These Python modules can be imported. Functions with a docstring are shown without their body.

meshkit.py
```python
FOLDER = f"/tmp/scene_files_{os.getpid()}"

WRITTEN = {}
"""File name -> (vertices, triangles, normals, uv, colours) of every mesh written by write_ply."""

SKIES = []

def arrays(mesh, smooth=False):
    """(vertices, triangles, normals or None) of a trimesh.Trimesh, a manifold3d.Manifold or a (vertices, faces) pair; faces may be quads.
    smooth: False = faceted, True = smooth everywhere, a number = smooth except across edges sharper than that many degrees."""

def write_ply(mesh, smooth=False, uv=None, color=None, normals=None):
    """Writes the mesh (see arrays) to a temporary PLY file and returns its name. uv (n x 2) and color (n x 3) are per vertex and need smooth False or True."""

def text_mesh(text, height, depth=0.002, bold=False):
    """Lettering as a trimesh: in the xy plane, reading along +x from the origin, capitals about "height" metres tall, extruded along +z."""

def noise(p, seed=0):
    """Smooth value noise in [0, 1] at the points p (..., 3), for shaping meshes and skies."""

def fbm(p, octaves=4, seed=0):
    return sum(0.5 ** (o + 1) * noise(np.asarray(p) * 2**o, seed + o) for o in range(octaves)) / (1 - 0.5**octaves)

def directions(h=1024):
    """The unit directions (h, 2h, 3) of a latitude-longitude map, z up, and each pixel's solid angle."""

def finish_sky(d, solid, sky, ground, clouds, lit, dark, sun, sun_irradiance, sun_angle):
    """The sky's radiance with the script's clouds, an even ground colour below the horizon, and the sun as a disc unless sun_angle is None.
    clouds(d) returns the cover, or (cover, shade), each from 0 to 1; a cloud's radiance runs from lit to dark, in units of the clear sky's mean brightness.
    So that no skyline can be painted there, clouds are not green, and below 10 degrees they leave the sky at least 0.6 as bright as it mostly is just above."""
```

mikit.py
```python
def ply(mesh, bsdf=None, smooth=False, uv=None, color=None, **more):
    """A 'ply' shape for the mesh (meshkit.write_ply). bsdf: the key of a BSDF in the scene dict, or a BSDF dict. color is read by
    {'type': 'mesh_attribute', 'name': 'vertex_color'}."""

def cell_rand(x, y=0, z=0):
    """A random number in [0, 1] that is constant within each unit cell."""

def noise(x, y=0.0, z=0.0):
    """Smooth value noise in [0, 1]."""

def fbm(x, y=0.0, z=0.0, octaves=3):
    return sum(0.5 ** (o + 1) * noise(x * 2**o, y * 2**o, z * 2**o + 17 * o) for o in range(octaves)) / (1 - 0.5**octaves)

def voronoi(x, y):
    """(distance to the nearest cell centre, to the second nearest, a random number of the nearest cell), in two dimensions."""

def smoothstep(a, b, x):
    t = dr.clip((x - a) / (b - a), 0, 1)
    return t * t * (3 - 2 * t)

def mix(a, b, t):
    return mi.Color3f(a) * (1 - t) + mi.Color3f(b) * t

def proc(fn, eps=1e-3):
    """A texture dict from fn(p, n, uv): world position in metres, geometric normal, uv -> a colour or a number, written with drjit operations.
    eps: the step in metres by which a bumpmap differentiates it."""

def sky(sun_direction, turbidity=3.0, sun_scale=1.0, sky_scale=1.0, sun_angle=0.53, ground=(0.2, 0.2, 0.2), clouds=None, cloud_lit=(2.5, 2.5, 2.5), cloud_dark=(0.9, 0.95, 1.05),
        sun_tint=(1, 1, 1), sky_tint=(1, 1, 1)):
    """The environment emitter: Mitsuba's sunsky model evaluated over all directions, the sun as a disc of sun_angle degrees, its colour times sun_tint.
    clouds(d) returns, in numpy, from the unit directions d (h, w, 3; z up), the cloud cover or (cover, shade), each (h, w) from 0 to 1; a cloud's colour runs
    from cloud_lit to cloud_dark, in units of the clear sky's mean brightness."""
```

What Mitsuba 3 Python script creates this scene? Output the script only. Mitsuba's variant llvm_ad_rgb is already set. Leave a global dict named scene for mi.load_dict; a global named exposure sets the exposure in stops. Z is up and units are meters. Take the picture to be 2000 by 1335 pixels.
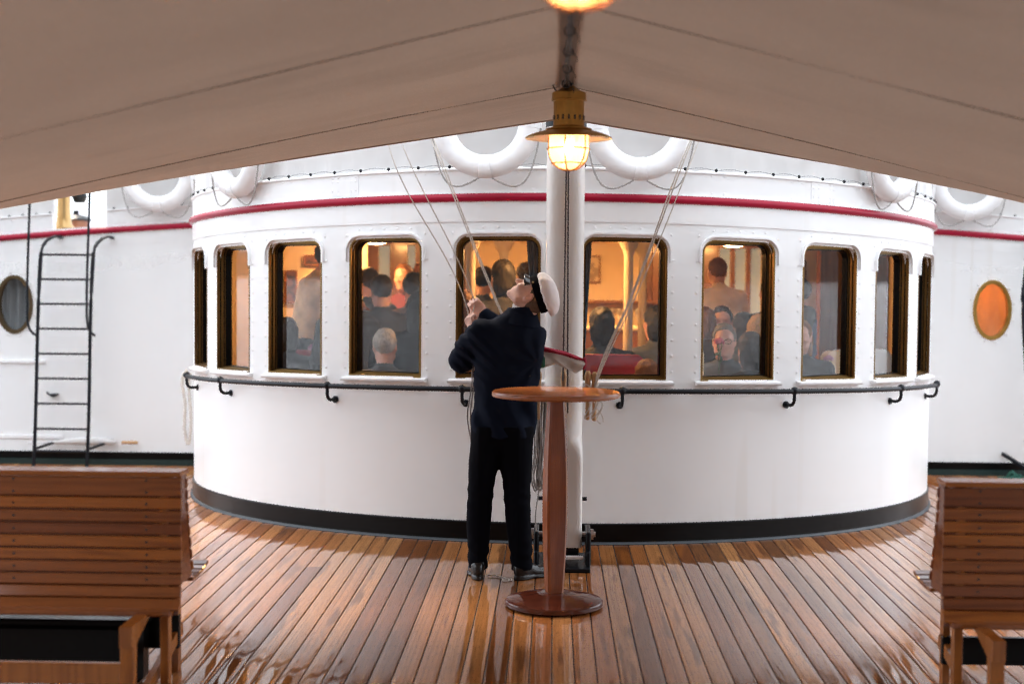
import math, random
import numpy as np, trimesh, shapely, drjit as dr, mitsuba as mi
from shapely.geometry import Polygon, box as sbox
import mikit, meshkit
from mikit import noise, fbm, cell_rand, smoothstep, mix

rng = np.random.default_rng(7)
random.seed(7)
T = mi.ScalarTransform4f
scene, labels = {}, {}

# ------------------------------------------------------------------ camera, sky, exposure
CAM = np.array([0.0, 0.0, 1.73])
_pitch, _yaw, _roll = .0459, .0289, .0085
_f = np.array([-math.sin(_yaw) * math.cos(_pitch), math.cos(_yaw) * math.cos(_pitch), -math.sin(_pitch)])
_r = np.array([math.cos(_yaw), math.sin(_yaw), 0.0])
_u = np.cross(_r, _f)
_U = -math.sin(_roll) * _r + math.cos(_roll) * _u
scene['camera'] = {'type': 'thinlens', 'fov': math.degrees(2 * math.atan(1000 / 2780)), 'fov_axis': 'x',
                   'to_world': T().look_at(origin=CAM.tolist(), target=(CAM + _f).tolist(), up=_U.tolist()),
                   'aperture_radius': .017, 'focus_distance': 8.3, 'near_clip': .05, 'far_clip': 9000.0}
SKY = 1.0
scene['sky_light'] = mikit.sky((-.3, .5, .8), turbidity=4, sun_scale=.1, sun_angle=14, sky_scale=SKY, clouds=lambda d: 1.0,
                               cloud_lit=(.96, 1.02, 1.10))
exposure = 4.47
LAMP = np.array([1.0, .52, .19])          # warm bulb colour
E_SALOON, E_LANTERN = 11.0, 9.5

# ------------------------------------------------------------------ helpers
K_CAMBER = .0095
def camber(x): return K_CAMBER * np.minimum(np.abs(x), 3.0) ** 2

_count = {}
def numbered(name):
    n = _count.get(name, 0); _count[name] = n + 1
    return name if n == 0 else f'{name}_{n:03d}'

def put(key, mesh, mat, smooth=30, parent=None, kind=None, uv=None, label=None, **more):
    key = numbered((parent + '__' if parent else '') + key)
    scene[key] = mikit.ply(mesh, mat, smooth=smooth, uv=uv, **more)
    if kind or label:
        labels.setdefault(key, {})
        if kind: labels[key]['kind'] = kind
        if label: labels[key]['label'] = label
    return key

def thing(name, label, cat, group=None, kind=None):
    key = numbered(name)
    labels[key] = {'label': label, 'category': cat}
    if group: labels[key]['group'] = group
    if kind: labels[key]['kind'] = kind
    return key

def cat(*ms): return trimesh.util.concatenate([m for m in ms if m is not None])

def bx(c, s, b=.003, rot=None):
    """box with chamfered edges: centre c, size s"""
    h = np.array(s, float) / 2; b = min(b, h.min() * .45)
    pts = []
    for q in np.ndindex(2, 2, 2):
        g = np.array(q) * 2 - 1
        for k in range(3):
            e = h.copy(); e -= b; e[k] += b
            pts.append(g * e)
    m = trimesh.convex.convex_hull(np.array(pts))
    if rot is not None: m.apply_transform(rot)
    m.apply_translation(c)
    return m

def bar(p0, p1, w, t, b=.002, up=(0, 0, 1)):
    """rectangular bar from p0 to p1, width w across, thickness t along 'up'"""
    p0, p1 = np.array(p0, float), np.array(p1, float); d = p1 - p0; L = np.linalg.norm(d); d /= L
    s = np.cross(d, up)
    if np.linalg.norm(s) < 1e-6: s = np.cross(d, (1, 0, 0))
    s /= np.linalg.norm(s); n = np.cross(s, d)
    m = bx((0, 0, 0), (L, w, t), b)
    M = np.eye(4); M[:3, 0], M[:3, 1], M[:3, 2], M[:3, 3] = d, s, n, (p0 + p1) / 2
    m.apply_transform(M); return m

def spline(P, n=40):
    from scipy.interpolate import CubicSpline
    P = np.array(P, float)
    if len(P) < 3: return np.linspace(P[0], P[-1], n)
    t = np.r_[0, np.cumsum(np.linalg.norm(np.diff(P, axis=0), axis=1))]
    return CubicSpline(t, P)(np.linspace(0, t[-1], n))

def tube(path, r, seg=8, caps=True, twist=0.0, lobes=0, amp=0.0):
    """round tube along a path; r scalar or per point; lobes/twist give laid rope"""
    P = np.array(path, float); n = len(P); r = np.broadcast_to(r, (n,))
    tg = np.gradient(P, axis=0); tg /= np.linalg.norm(tg, axis=1, keepdims=True) + 1e-12
    a = np.array([0, 0, 1.0]) if abs(tg[0][2]) < .9 else np.array([1.0, 0, 0])
    x = np.cross(tg[0], a); x /= np.linalg.norm(x)
    ln = np.r_[0, np.cumsum(np.linalg.norm(np.diff(P, axis=0), axis=1))]
    V = []
    for i in range(n):
        x = x - tg[i] * (x @ tg[i]); x /= np.linalg.norm(x) + 1e-12; y = np.cross(tg[i], x)
        th = np.arange(seg) / seg * 2 * math.pi
        rr = r[i] * (1 + amp * np.cos(lobes * th + twist * ln[i])) if lobes else r[i] * np.ones(seg)
        V.append(P[i] + rr[:, None] * (np.cos(th)[:, None] * x + np.sin(th)[:, None] * y))
    V = np.vstack(V); F = []
    k = np.arange(seg); kk = (k + 1) % seg
    for i in range(n - 1):
        F.append(np.stack([i * seg + k, i * seg + kk, (i + 1) * seg + kk], 1)); F.append(np.stack([i * seg + k, (i + 1) * seg + kk, (i + 1) * seg + k], 1))
    if caps:
        c0 = len(V); V = np.vstack([V, P[:1], P[-1:]])
        F.append(np.stack([kk, k, np.full(seg, c0)], 1)); F.append(np.stack([(n - 1) * seg + k, (n - 1) * seg + kk, np.full(seg, c0 + 1)], 1))
    return trimesh.Trimesh(V, np.vstack(F), process=False)

def rope(path, r, lay=None):
    """laid rope: three strands around the path"""
    P = np.array(path, float); ln = np.r_[0, np.cumsum(np.linalg.norm(np.diff(P, axis=0), axis=1))]
    n = int(min(900, max(8, ln[-1] / (r * 1.1)))); t = np.linspace(0, ln[-1], n)
    Q = np.stack([np.interp(t, ln, P[:, k]) for k in range(3)], 1)
    return tube(Q, r, seg=9, twist=(lay or 1.0) / r * .9, lobes=3, amp=.16)

def lathe(profile, seg=48, c=(0, 0, 0)):
    """profile [(r, z)] from bottom outside up; revolve about z"""
    pr = np.array(profile, float); th = np.arange(seg) / seg * 2 * math.pi; n = len(pr)
    V = np.stack([pr[:, None, 0] * np.cos(th), pr[:, None, 0] * np.sin(th), np.broadcast_to(pr[:, None, 1], (n, seg))], -1).reshape(-1, 3)
    k = np.arange(seg); kk = (k + 1) % seg; F = []
    for i in range(n - 1):
        F.append(np.stack([i * seg + k, i * seg + kk, (i + 1) * seg + kk], 1)); F.append(np.stack([i * seg + k, (i + 1) * seg + kk, (i + 1) * seg + k], 1))
    m = trimesh.Trimesh(V + np.array(c), np.vstack(F), process=True)
    m.update_faces(m.nondegenerate_faces()); return m

def rounded(w, h, r, bottom=False, n=8):
    """outline with rounded top corners (and bottom ones if asked), centred in x, z from 0 to h"""
    pts = []
    if bottom:
        for a in np.linspace(180, 270, n): pts.append((-w / 2 + r + r * math.cos(math.radians(a)), r + r * math.sin(math.radians(a))))
        for a in np.linspace(270, 360, n): pts.append((w / 2 - r + r * math.cos(math.radians(a)), r + r * math.sin(math.radians(a))))
    else: pts += [(-w / 2, 0), (w / 2, 0)]
    for a in np.linspace(0, 90, n): pts.append((w / 2 - r + r * math.cos(math.radians(a)), h - r + r * math.sin(math.radians(a))))
    for a in np.linspace(90, 180, n): pts.append((-w / 2 + r + r * math.cos(math.radians(a)), h - r + r * math.sin(math.radians(a))))
    return Polygon(pts)

def extr(poly, d):
    gs = getattr(poly, 'geoms', [poly])
    return cat(*[trimesh.creation.extrude_polygon(g, d, engine='earcut') for g in gs])

def frame_at(o, ex, ey, ez):
    M = np.eye(4); M[:3, 0], M[:3, 1], M[:3, 2], M[:3, 3] = ex, ey, ez, o
    return M

# ------------------------------------------------------------------ materials
def ref(k): return {'type': 'ref', 'id': k}
def pbr(name, col, rough=.4, bump=None, scale=.001, eps=1e-3, two=True, **kw):
    c = mikit.proc(col) if callable(col) else {'type': 'rgb', 'value': list(col)}
    r = mikit.proc(rough) if callable(rough) else float(rough)
    d = {'type': 'principled', 'base_color': c, 'roughness': r, **kw}
    if bump is not None:
        d = {'type': 'bumpmap', 'nested': d, 'scale': float(scale), 'tex': mikit.proc(bump, eps=eps)}
        d = {'type': 'bumpmap', 'arbitrary': mikit.proc(bump, eps=eps), 'scale': float(scale), 'bsdf': d['nested']}
    scene[name] = {'type': 'twosided', 'bsdf': d} if two else d
    return name

# white enamel on steel plate: a faint plate buckle and brush marks, a few rust tinged runs
def _white(p, n, uv):
    s = fbm(p.x * 3.1, p.y * 3.1, p.z * .35, 3)
    run = smoothstep(.70, .86, noise(p.x * 17, p.y * 17, p.z * .55)) * smoothstep(.45, .8, noise(p.x * 2.3, p.y * 2.3, 3.7))
    c = mix((.78, .78, .775), (.72, .725, .73), s)
    return mix(c, (.64, .60, .54), run * .30)
pbr('white_enamel', _white, .24, bump=lambda p, n, uv: fbm(p.x * 2.2, p.y * 2.2, p.z * 1.6, 2) + .04 * noise(p.x * 40, p.y * 40, p.z * 40), scale=.006, eps=.004)
pbr('white_metal', lambda p, n, uv: mix((.80, .80, .79), (.72, .72, .71), fbm(p.x * 9, p.y * 9, p.z * 9, 2)), .3)
def _canvas_w(p, n, uv):
    return mix((.66, .65, .64), (.55, .54, .53), fbm(p.x * 6, p.y * 6, p.z * 2.5, 3))
pbr('grey_canvas', _canvas_w, .85, bump=lambda p, n, uv: fbm(p.x * 4, p.y * 4, p.z * 9, 3), scale=.01, eps=.004)
pbr('black_enamel', lambda p, n, uv: mix((.0022, .0022, .0026), (.006, .0055, .0055), fbm(p.x * 5, p.y * 5, p.z * 9, 3)), .22, specular=.12)
pbr('blue_black_metal', lambda p, n, uv: mix((.004, .006, .009), (.009, .011, .015), fbm(p.x * 14, p.y * 14, p.z * 14, 2)), .32, specular=.22)
pbr('caulk', lambda p, n, uv: mix((.018, .017, .018), (.06, .056, .056), fbm(p.x * 30, p.y * 9, 0.0, 2)), .5)
pbr('sealant', lambda p, n, uv: mix((.008, .012, .016), (.030, .036, .044), fbm(p.x * 12, p.y * 12, p.z * 20, 3)), .4)
pbr('green_coaming', lambda p, n, uv: mix((.003, .014, .013), (.005, .022, .020), noise(p.x * 8, p.y * 8, p.z * 20)), .35)
pbr('red_enamel', lambda p, n, uv: mix((.36, .008, .034), (.28, .007, .028), fbm(p.x * 5, p.y * 5, p.z * 8, 2)), .25, specular=.25)
pbr('dark_brass', lambda p, n, uv: mix((.24, .135, .038), (.13, .07, .020), fbm(p.x * 9, p.y * 9, p.z * 3, 3)), .34, metallic=.85)
pbr('dull_brass', lambda p, n, uv: mix((.13, .085, .04), (.07, .045, .022), fbm(p.x * 9, p.y * 9, p.z * 3, 3)), .4, metallic=.7)
pbr('lamp_brass', lambda p, n, uv: mix((.60, .36, .10), (.40, .22, .055), fbm(p.x * 14, p.y * 14, p.z * 20, 3)), .30, metallic=.9)
pbr('bright_brass', lambda p, n, uv: mix((.52, .36, .18), (.40, .25, .10), fbm(p.x * 9, p.y * 9, p.z * 9, 2)), .2, metallic=.95)
pbr('steel', (.55, .55, .55), .3, metallic=.9)

# deck planks: uv.x = 10 * plank number + metres across, uv.y = metres along
def _plank(p, n, uv):
    k = dr.floor(uv.x / 10 + .001); u = uv.x - 10 * k; v = uv.y
    r1, r2, r3 = cell_rand(k, 3), cell_rand(k, 7), cell_rand(k, 13)
    warp = (fbm(v * .9 + r1 * 61, u * 6, r2 * 9, 3) - .5) * .05
    t = u + warp * (.35 + r3)
    ring = noise(t * 165 + r1 * 40, v * .6, r2 * 31)
    fine = noise(u * 520, v * 9, r1 * 17)
    pore = smoothstep(.62, .95, noise(u * 700, v * 22, 5.0))
    light = mix((.42, .192, .070), (.30, .100, .029), r1)
    dark = mix((.135, .042, .012), (.080, .027, .011), r2)
    tone = smoothstep(.42, 1.0, r3) * .85
    c = mix(light, dark, tone)
    c = mix(c, dark * .8, ring * ring * .62)
    stain = smoothstep(.56, .72, fbm(v * 1.6 + r2 * 70, u * 22 + r1 * 9, r3 * 20, 4))
    c = mix(c, mix((.075, .028, .013), (.12, .04, .012), r1), stain * .70)
    oil = smoothstep(.60, .74, fbm(v * .8 + r3 * 31, u * 9, r1 * 20, 3))
    c = mix(c, (.30, .095, .018), oil * .45)
    return mi.Color3f(c) * (.86 + .20 * fine) * (1 - .35 * pore)
def _plank_rough(p, n, uv):
    k = dr.floor(uv.x / 10 + .001); u = uv.x - 10 * k
    film = smoothstep(.40, .62, fbm(p.x * 1.3 + 4, p.y * .9, 2.0, 4))
    return .060 - .040 * film + .02 * noise(u * 300, p.y * 6, 1.0)
def _plank_bump(p, n, uv):
    k = dr.floor(uv.x / 10 + .001); u = uv.x - 10 * k
    film = smoothstep(.40, .62, fbm(p.x * 1.3 + 4, p.y * .9, 2.0, 4))
    return fbm(u * 14, p.y * 1.6, k * 3.7, 2) * .17 + (1 - film) * .012 * noise(u * 330, p.y * 5, k * 1.3)
pbr('deck_wood', _plank, _plank_rough, bump=_plank_bump, scale=.0011, eps=.002, specular=.8)

def wood(name, light, dark, axis, rough=.14, rings=60.0, coat=1.0):
    def col(p, n, uv):
        a, b, c = ((p.x, p.y, p.z), (p.y, p.z, p.x), (p.z, p.x, p.y))[axis]   # a runs along the grain
        w = (fbm(a * 1.4, b * 5, c * 5, 3) - .5) * .10
        ring = noise((b + w) * rings, a * .7, (c + w) * rings)
        fine = noise(b * 420, a * 8, c * 420)
        blot = fbm(a * 2.0 + 3, b * 4, c * 4, 3)
        return mi.Color3f(mix(mix(light, dark, ring * ring * .9), dark, smoothstep(.5, .85, blot) * .6)) * (.82 + .3 * fine)
    return pbr(name, col, rough, specular=.35, clearcoat=coat, clearcoat_gloss=.96)
wood('bench_slat_a', (.27, .085, .022), (.13, .036, .010), 0, coat=.5)
wood('bench_slat_b', (.34, .110, .020), (.18, .046, .009), 0, coat=.5)
wood('bench_slat_c', (.20, .058, .018), (.10, .026, .009), 0, coat=.5)
wood('bench_frame', (.32, .110, .022), (.18, .052, .011), 2, rough=.25, coat=.4)
wood('mahogany_top', (.42, .135, .038), (.24, .064, .018), 0, rough=.06)
wood('mahogany_leg', (.27, .075, .022), (.15, .036, .012), 2, rough=.16, rings=40, coat=.4)
wood('mahogany_base', (.085, .016, .006), (.04, .007, .004), 0, rough=.09, rings=30)
wood('pin_wood', (.55, .33, .15), (.40, .21, .085), 2, rough=.3, rings=90)
wood('chest_wood', (.33, .13, .07), (.20, .07, .035), 0, rough=.12)

# ------------------------------------------------------------------ the setting: water, shore, hills, deck
def sheet(x0, x1, y0, y1, z): return trimesh.Trimesh([[x0, y0, z], [x1, y0, z], [x1, y1, z], [x0, y1, z]], [[0, 1, 2], [0, 2, 3]], process=False)
pbr('lake', (.022, .034, .040), .05, bump=lambda p, n, uv: fbm(p.x * .55, p.y * .8, 0.0, 3), scale=.22, eps=.05)
pbr('hill_ground', lambda p, n, uv: mix((.014, .021, .022), (.030, .040, .043), fbm(p.x * .012, p.y * .012, p.z * .02, 4)), .95)
put('lake_water', sheet(-7000, 7000, -7000, 7000, -2.6), 'lake', smooth=False, kind='structure')
th = np.linspace(0, 2 * math.pi, 241); rows = []
for j, (rad, k) in enumerate(((900, 0), (1050, .35), (1300, .8), (1600, 1.0), (2100, .8))):
    back = np.abs((th - 1.5 * math.pi + math.pi) % (2 * math.pi) - math.pi)                # angle from dead astern
    e = .16 + .30 * np.exp(-(back / 1.9) ** 4) + .9 * np.exp(-(back / .95) ** 4)
    hgt = -2.8 + k * 260 * e * (.45 + .9 * meshkit.fbm(np.stack([np.cos(th) * 3 + 9, np.sin(th) * 3, np.full_like(th, j * .7)], -1), 4))
    e = np.minimum(e, 1)
    far = 1 + 1.5 * (1 - e)
    rows.append(np.stack([rad * far * np.cos(th), rad * far * np.sin(th), hgt], -1))
R = np.array(rows); V = R.reshape(-1, 3); nn = len(th)
F = [[j * nn + i, j * nn + i + 1, (j + 1) * nn + i + 1, (j + 1) * nn + i] for j in range(4) for i in range(nn - 1)]
put('hills', (V, np.array(F)), 'hill_ground', smooth=True, kind='structure')

# superellipse plan of the deckhouse front (arc length s from the centre line, off = outwards)
HX, HA, HB, HY, HN, WALL_Y = .05, 3.0922, 3.093, 9.1706, 1.8848, 13.36
_t = np.linspace(0, math.pi / 2, 4000)
_px = HA * np.sin(_t) ** (2 / HN); _py = HY + HB - HB * np.maximum(np.cos(_t), 0) ** (2 / HN)
_px = np.r_[_px, HA]; _py = np.r_[_py, WALL_Y]
_ps = np.r_[0, np.cumsum(np.hypot(np.diff(_px), np.diff(_py)))]
S_END = _ps[-1]
_tx, _ty = np.gradient(_px, _ps), np.gradient(_py, _ps); _tl = np.hypot(_tx, _ty); _tx, _ty = _tx / _tl, _ty / _tl
def plan(s):
    s = np.asarray(s, float); a = np.abs(s); g = np.sign(s)
    x, y = np.interp(a, _ps, _px), np.interp(a, _ps, _py); tx, ty = np.interp(a, _ps, _tx), np.interp(a, _ps, _ty)
    l = np.hypot(tx, ty); tx, ty = tx / l, ty / l
    return np.stack([g * x + HX, y], -1), np.stack([tx, g * ty], -1), np.stack([g * ty, -tx], -1)   # point, tangent, outward normal
def W(s, z, off=0.0, drop=True):
    p, t, n = plan(s); q = p + n * np.asarray(off, float)[..., None]
    x = q[..., 0]
    return np.stack([x, q[..., 1], np.asarray(z, float) - (K_CAMBER * np.minimum(np.abs(x), 3.2) ** 2 if drop else 0)], -1)
def sweep(profile, s0=-S_END + .004, s1=S_END - .004, step=.05, close=True):
    """profile [(off, z)] (closed polygon, counter clockwise seen with off to the right) swept along the plan"""
    pr = np.array(profile, float); m = len(pr); S = np.linspace(s0, s1, max(2, int(abs(s1 - s0) / step) + 1))
    V = W(np.repeat(S, m), np.tile(pr[:, 1], len(S)), np.tile(pr[:, 0], len(S))); F = []
    k = np.arange(m); kk = (k + 1) % m
    for i in range(len(S) - 1):
        F.append(np.stack([i * m + k, (i + 1) * m + k, (i + 1) * m + kk, i * m + kk], 1))
    F = np.vstack(F); F = np.vstack([F[:, [0, 1, 2]], F[:, [0, 2, 3]]])
    c = len(V); V = np.vstack([V, V[:m].mean(0), V[-m:].mean(0)])
    F = np.vstack([F, np.stack([k, kk, np.full(m, c)], 1), np.stack([(len(S) - 1) * m + kk, (len(S) - 1) * m + k, np.full(m, c + 1)], 1)])
    return trimesh.Trimesh(V, F, process=False)
def circ(c, r, n=10): return [(c[0] + r * math.cos(a), c[1] + r * math.sin(a)) for a in np.arange(n) / n * 2 * math.pi]

# deck: bedding with caulk, then every plank
dk = put('deck', cat(*[trimesh.Trimesh([[x0, -7, -camber(x0) - .008], [x1, -7, -camber(x1) - .008], [x1, 13.5, -camber(x1) - .008], [x0, 13.5, -camber(x0) - .008]], [[0, 1, 2], [0, 2, 3]], process=False)
                       for x0, x1 in zip(np.linspace(-5.7, 5.7, 58)[:-1], np.linspace(-5.7, 5.7, 58)[1:])]), 'caulk', smooth=False, kind='structure',
         label='varnished pine deck planks, wet, with black caulked seams')
PW, GAP = .0985, .0054
_boards = []
for i in range(-57, 57):
    x0 = .0085 + i * PW + GAP / 2; x1 = x0 + PW - GAP; xc = (x0 + x1) / 2
    inner = abs(xc - HX) < HA - .06
    yend = float(np.interp(abs(xc - HX), _px[:4000], _py[:4000])) - .02 if inner else 13.33
    cuts, y = [], -6.9
    y = 3.1 + random.random() * 3.4 if not inner else 3.0 + random.random() * 1.6
    cuts = [-6.9, y - 5.2, y]
    while True:
        y += 5.0 + random.random() * 3.5
        if y > yend - 1.0: break
        cuts.append(y)
    cuts.append(yend)
    for a, b in zip(cuts[:-1], cuts[1:]): _boards.append((x0, x1, a + .002, b - .002, inner))
def board(x0, x1, a, b, num):
    c = .0028; tl = rng.normal(0, .00024, 3)
    X = np.array([x0, x0 + c, x0 + PW * .3, x1 - PW * .3, x1 - c, x1]); cr = np.array([-.0030, -.00012, 0, 0, -.00012, -.0030])
    ys = np.linspace(a, b, max(2, int((b - a) / .6) + 1)); wob = np.cumsum(rng.normal(0, .00011, len(ys)))
    V, UV = [], []
    for y, w in zip(ys, wob):
        for x, h in zip(X, cr):
            V.append((x, y, h - camber(x) + tl[0] * .3 + tl[1] * (x - x0) / PW + w * (x - x0) / PW)); UV.append((10 * num + x - x0, y + 40))
    m = 6; F = []
    for i in range(len(ys) - 1):
        for k in range(m - 1): F.append((i * m + k, i * m + k + 1, (i + 1) * m + k + 1, (i + 1) * m + k))
    V = np.array(V); n0 = len(V)
    side = V.copy(); side[:, 2] -= .02                                                    # plank sides
    V2 = np.vstack([V, side]); UV = np.array(UV + UV)
    for i in range(len(ys) - 1):
        for k, s in ((0, 1), (m - 1, -1)):
            q = (i * m + k, (i + 1) * m + k, n0 + (i + 1) * m + k, n0 + i * m + k); F.append(q if s > 0 else q[::-1])
    return V2, np.array(F), UV
rest = []
for j, (x0, x1, a, b, inner) in enumerate(_boards):
    V, F, UV = board(x0, x1, a, b, j + 1)
    seen = b > 4.6 and abs((x0 + x1) / 2) < 2.0 + (b - 5) * .45
    if seen: put('plank', (V, F), 'deck_wood', smooth=True, parent=dk, uv=UV)
    else: rest.append((V, F, UV))
o = 0; VV, FF, UU = [], [], []
for V, F, UV in rest: VV.append(V); FF.append(F + o); UU.append(UV); o += len(V)
put('planking', (np.vstack(VV), np.vstack(FF)), 'deck_wood', smooth=True, parent=dk, uv=np.vstack(UU), kind='stuff')

# ------------------------------------------------------------------ the deckhouse
dh = thing('deckhouse', 'white curved steel deckhouse with ten tall brass-framed windows and a red rail', 'deckhouse')
ZB, ZT, WW = 1.0737, 1.9889, .5471
S_WIN = [(i - 4.5) * .8054 + math.copysign(-.0113, i - 4.5) for i in range(10)]
_wx = [float(plan(s)[0][0]) - HX for s in S_WIN]
def opening(s, grow=0.0):
    w = rounded(WW + 2 * grow, ZT - ZB + 2 * grow, .085 + grow)
    return shapely.affinity.translate(w, s, ZB - grow)
def curved_plate(poly, off0, off1, step=.06):
    """a plate in (s, z) bent to the plan between two offsets, with all its edges"""
    minx, miny, maxx, maxy = poly.bounds; S = np.arange(minx - 1e-6, maxx + step, step); out = []
    V, F, n = [], [], 0
    for a, b in zip(S[:-1], S[1:]):
        pc = poly.intersection(sbox(a, miny - 1, b, maxy + 1))
        for g in getattr(pc, 'geoms', [pc]):
            if g.geom_type != 'Polygon' or g.area < 1e-9: continue
            v, f = trimesh.creation.triangulate_polygon(g, engine='earcut')
            for off, fl in ((off1, 0), (off0, 1)):
                p3 = W(v[:, 0], v[:, 1], np.full(len(v), off)); ff = np.asarray(f)
                V.append(p3); F.append((ff[:, ::-1] if fl else ff) + n); n += len(v)
    for g in getattr(poly, 'geoms', [poly]):
        for ring in [g.exterior, *g.interiors]:
            c = np.array(shapely.segmentize(ring, step).coords)
            A, B = W(c[:, 0], c[:, 1], np.full(len(c), off0)), W(c[:, 0], c[:, 1], np.full(len(c), off1)); m = len(c); k = np.arange(m - 1)
            V.append(np.vstack([A, B])); F.append(np.vstack([np.stack([k, k + 1, m + k + 1], 1), np.stack([k, m + k + 1, m + k], 1)]) + n); n += 2 * m
    m = trimesh.Trimesh(np.vstack(V), np.vstack(F), process=True, merge_norm=False)
    return m
wall2d = sbox(-S_END + .004, 0.0, S_END - .004, 2.30)
for s in S_WIN: wall2d = wall2d.difference(opening(s))
put('wall', curved_plate(wall2d, -.06, 0.0), 'white_enamel', parent=dh)
put('lap_plate', curved_plate(sbox(-S_END + .01, 2.085, S_END - .01, 2.215), .0005, .009), 'white_enamel', parent=dh)
put('baseboard', sweep([(0.0, -.03), (.012, -.03), (.012, .131), (.006, .137), (0, .137)]), 'black_enamel', parent=dh)
put('margin_bead', sweep([(.012, -.02), (.03, -.02), (.03, .004), (.022, .013), (.012, .018)]), 'sealant', parent=dh)
put('red_moulding', sweep(circ((.012, 2.241), .027, 12)), 'red_enamel', parent=dh)
put('bulwark_belt', sweep([(-.03, 2.266), (.022, 2.266), (.022, 2.274), (.008, 2.276), (.008, 2.415), (.022, 2.417), (.022, 2.427), (-.03, 2.427)]), 'white_enamel', parent=dh)
for q in (-1.54, 1.92): put('belt_butt_strap', curved_plate(sbox(q - .12, 2.278, q + .12, 2.413), .009, .013), 'white_enamel', parent=dh)
# canvas dodger above the belt, laced along its foot
def dodger():
    S = np.linspace(-S_END + .02, S_END - .02, 260); Z = np.linspace(2.428, 3.35, 14); V = []
    for z in Z:
        puck = .010 * np.sin(S * 2 * math.pi / .22) * math.exp(-(z - 2.428) / .12) + .02 * (meshkit.fbm(np.stack([S * 1.5, np.full_like(S, z * 2), S * 0], -1), 3) - .5)
        V.append(W(S, np.full_like(S, z) + (0.012 * np.abs(np.sin(S * math.pi / .22)) if z == Z[0] else 0), -.012 + puck))
    V = np.array(V); n = len(S); F = [[j * n + i, j * n + i + 1, (j + 1) * n + i + 1, (j + 1) * n + i] for j in range(len(Z) - 1) for i in range(n - 1)]
    return V.reshape(-1, 3), np.array(F)
put('canvas_screen', dodger(), 'grey_canvas', smooth=True, parent=dh)
pbr('lacing_grey', (.30, .30, .31), .8)
lc = []
for i in range(int(2 * S_END / .22)):
    s0 = -S_END + .1 + i * .22
    q = np.linspace(0, 1, 7); lc.append(tube(W(s0 + q * .22, 2.436 + .016 * np.sin(q * math.pi), np.full(7, .016)), .0022, 5, caps=False))
put('lacing', cat(*lc), 'lacing_grey', smooth=True, parent=dh)
eyes = []
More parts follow.
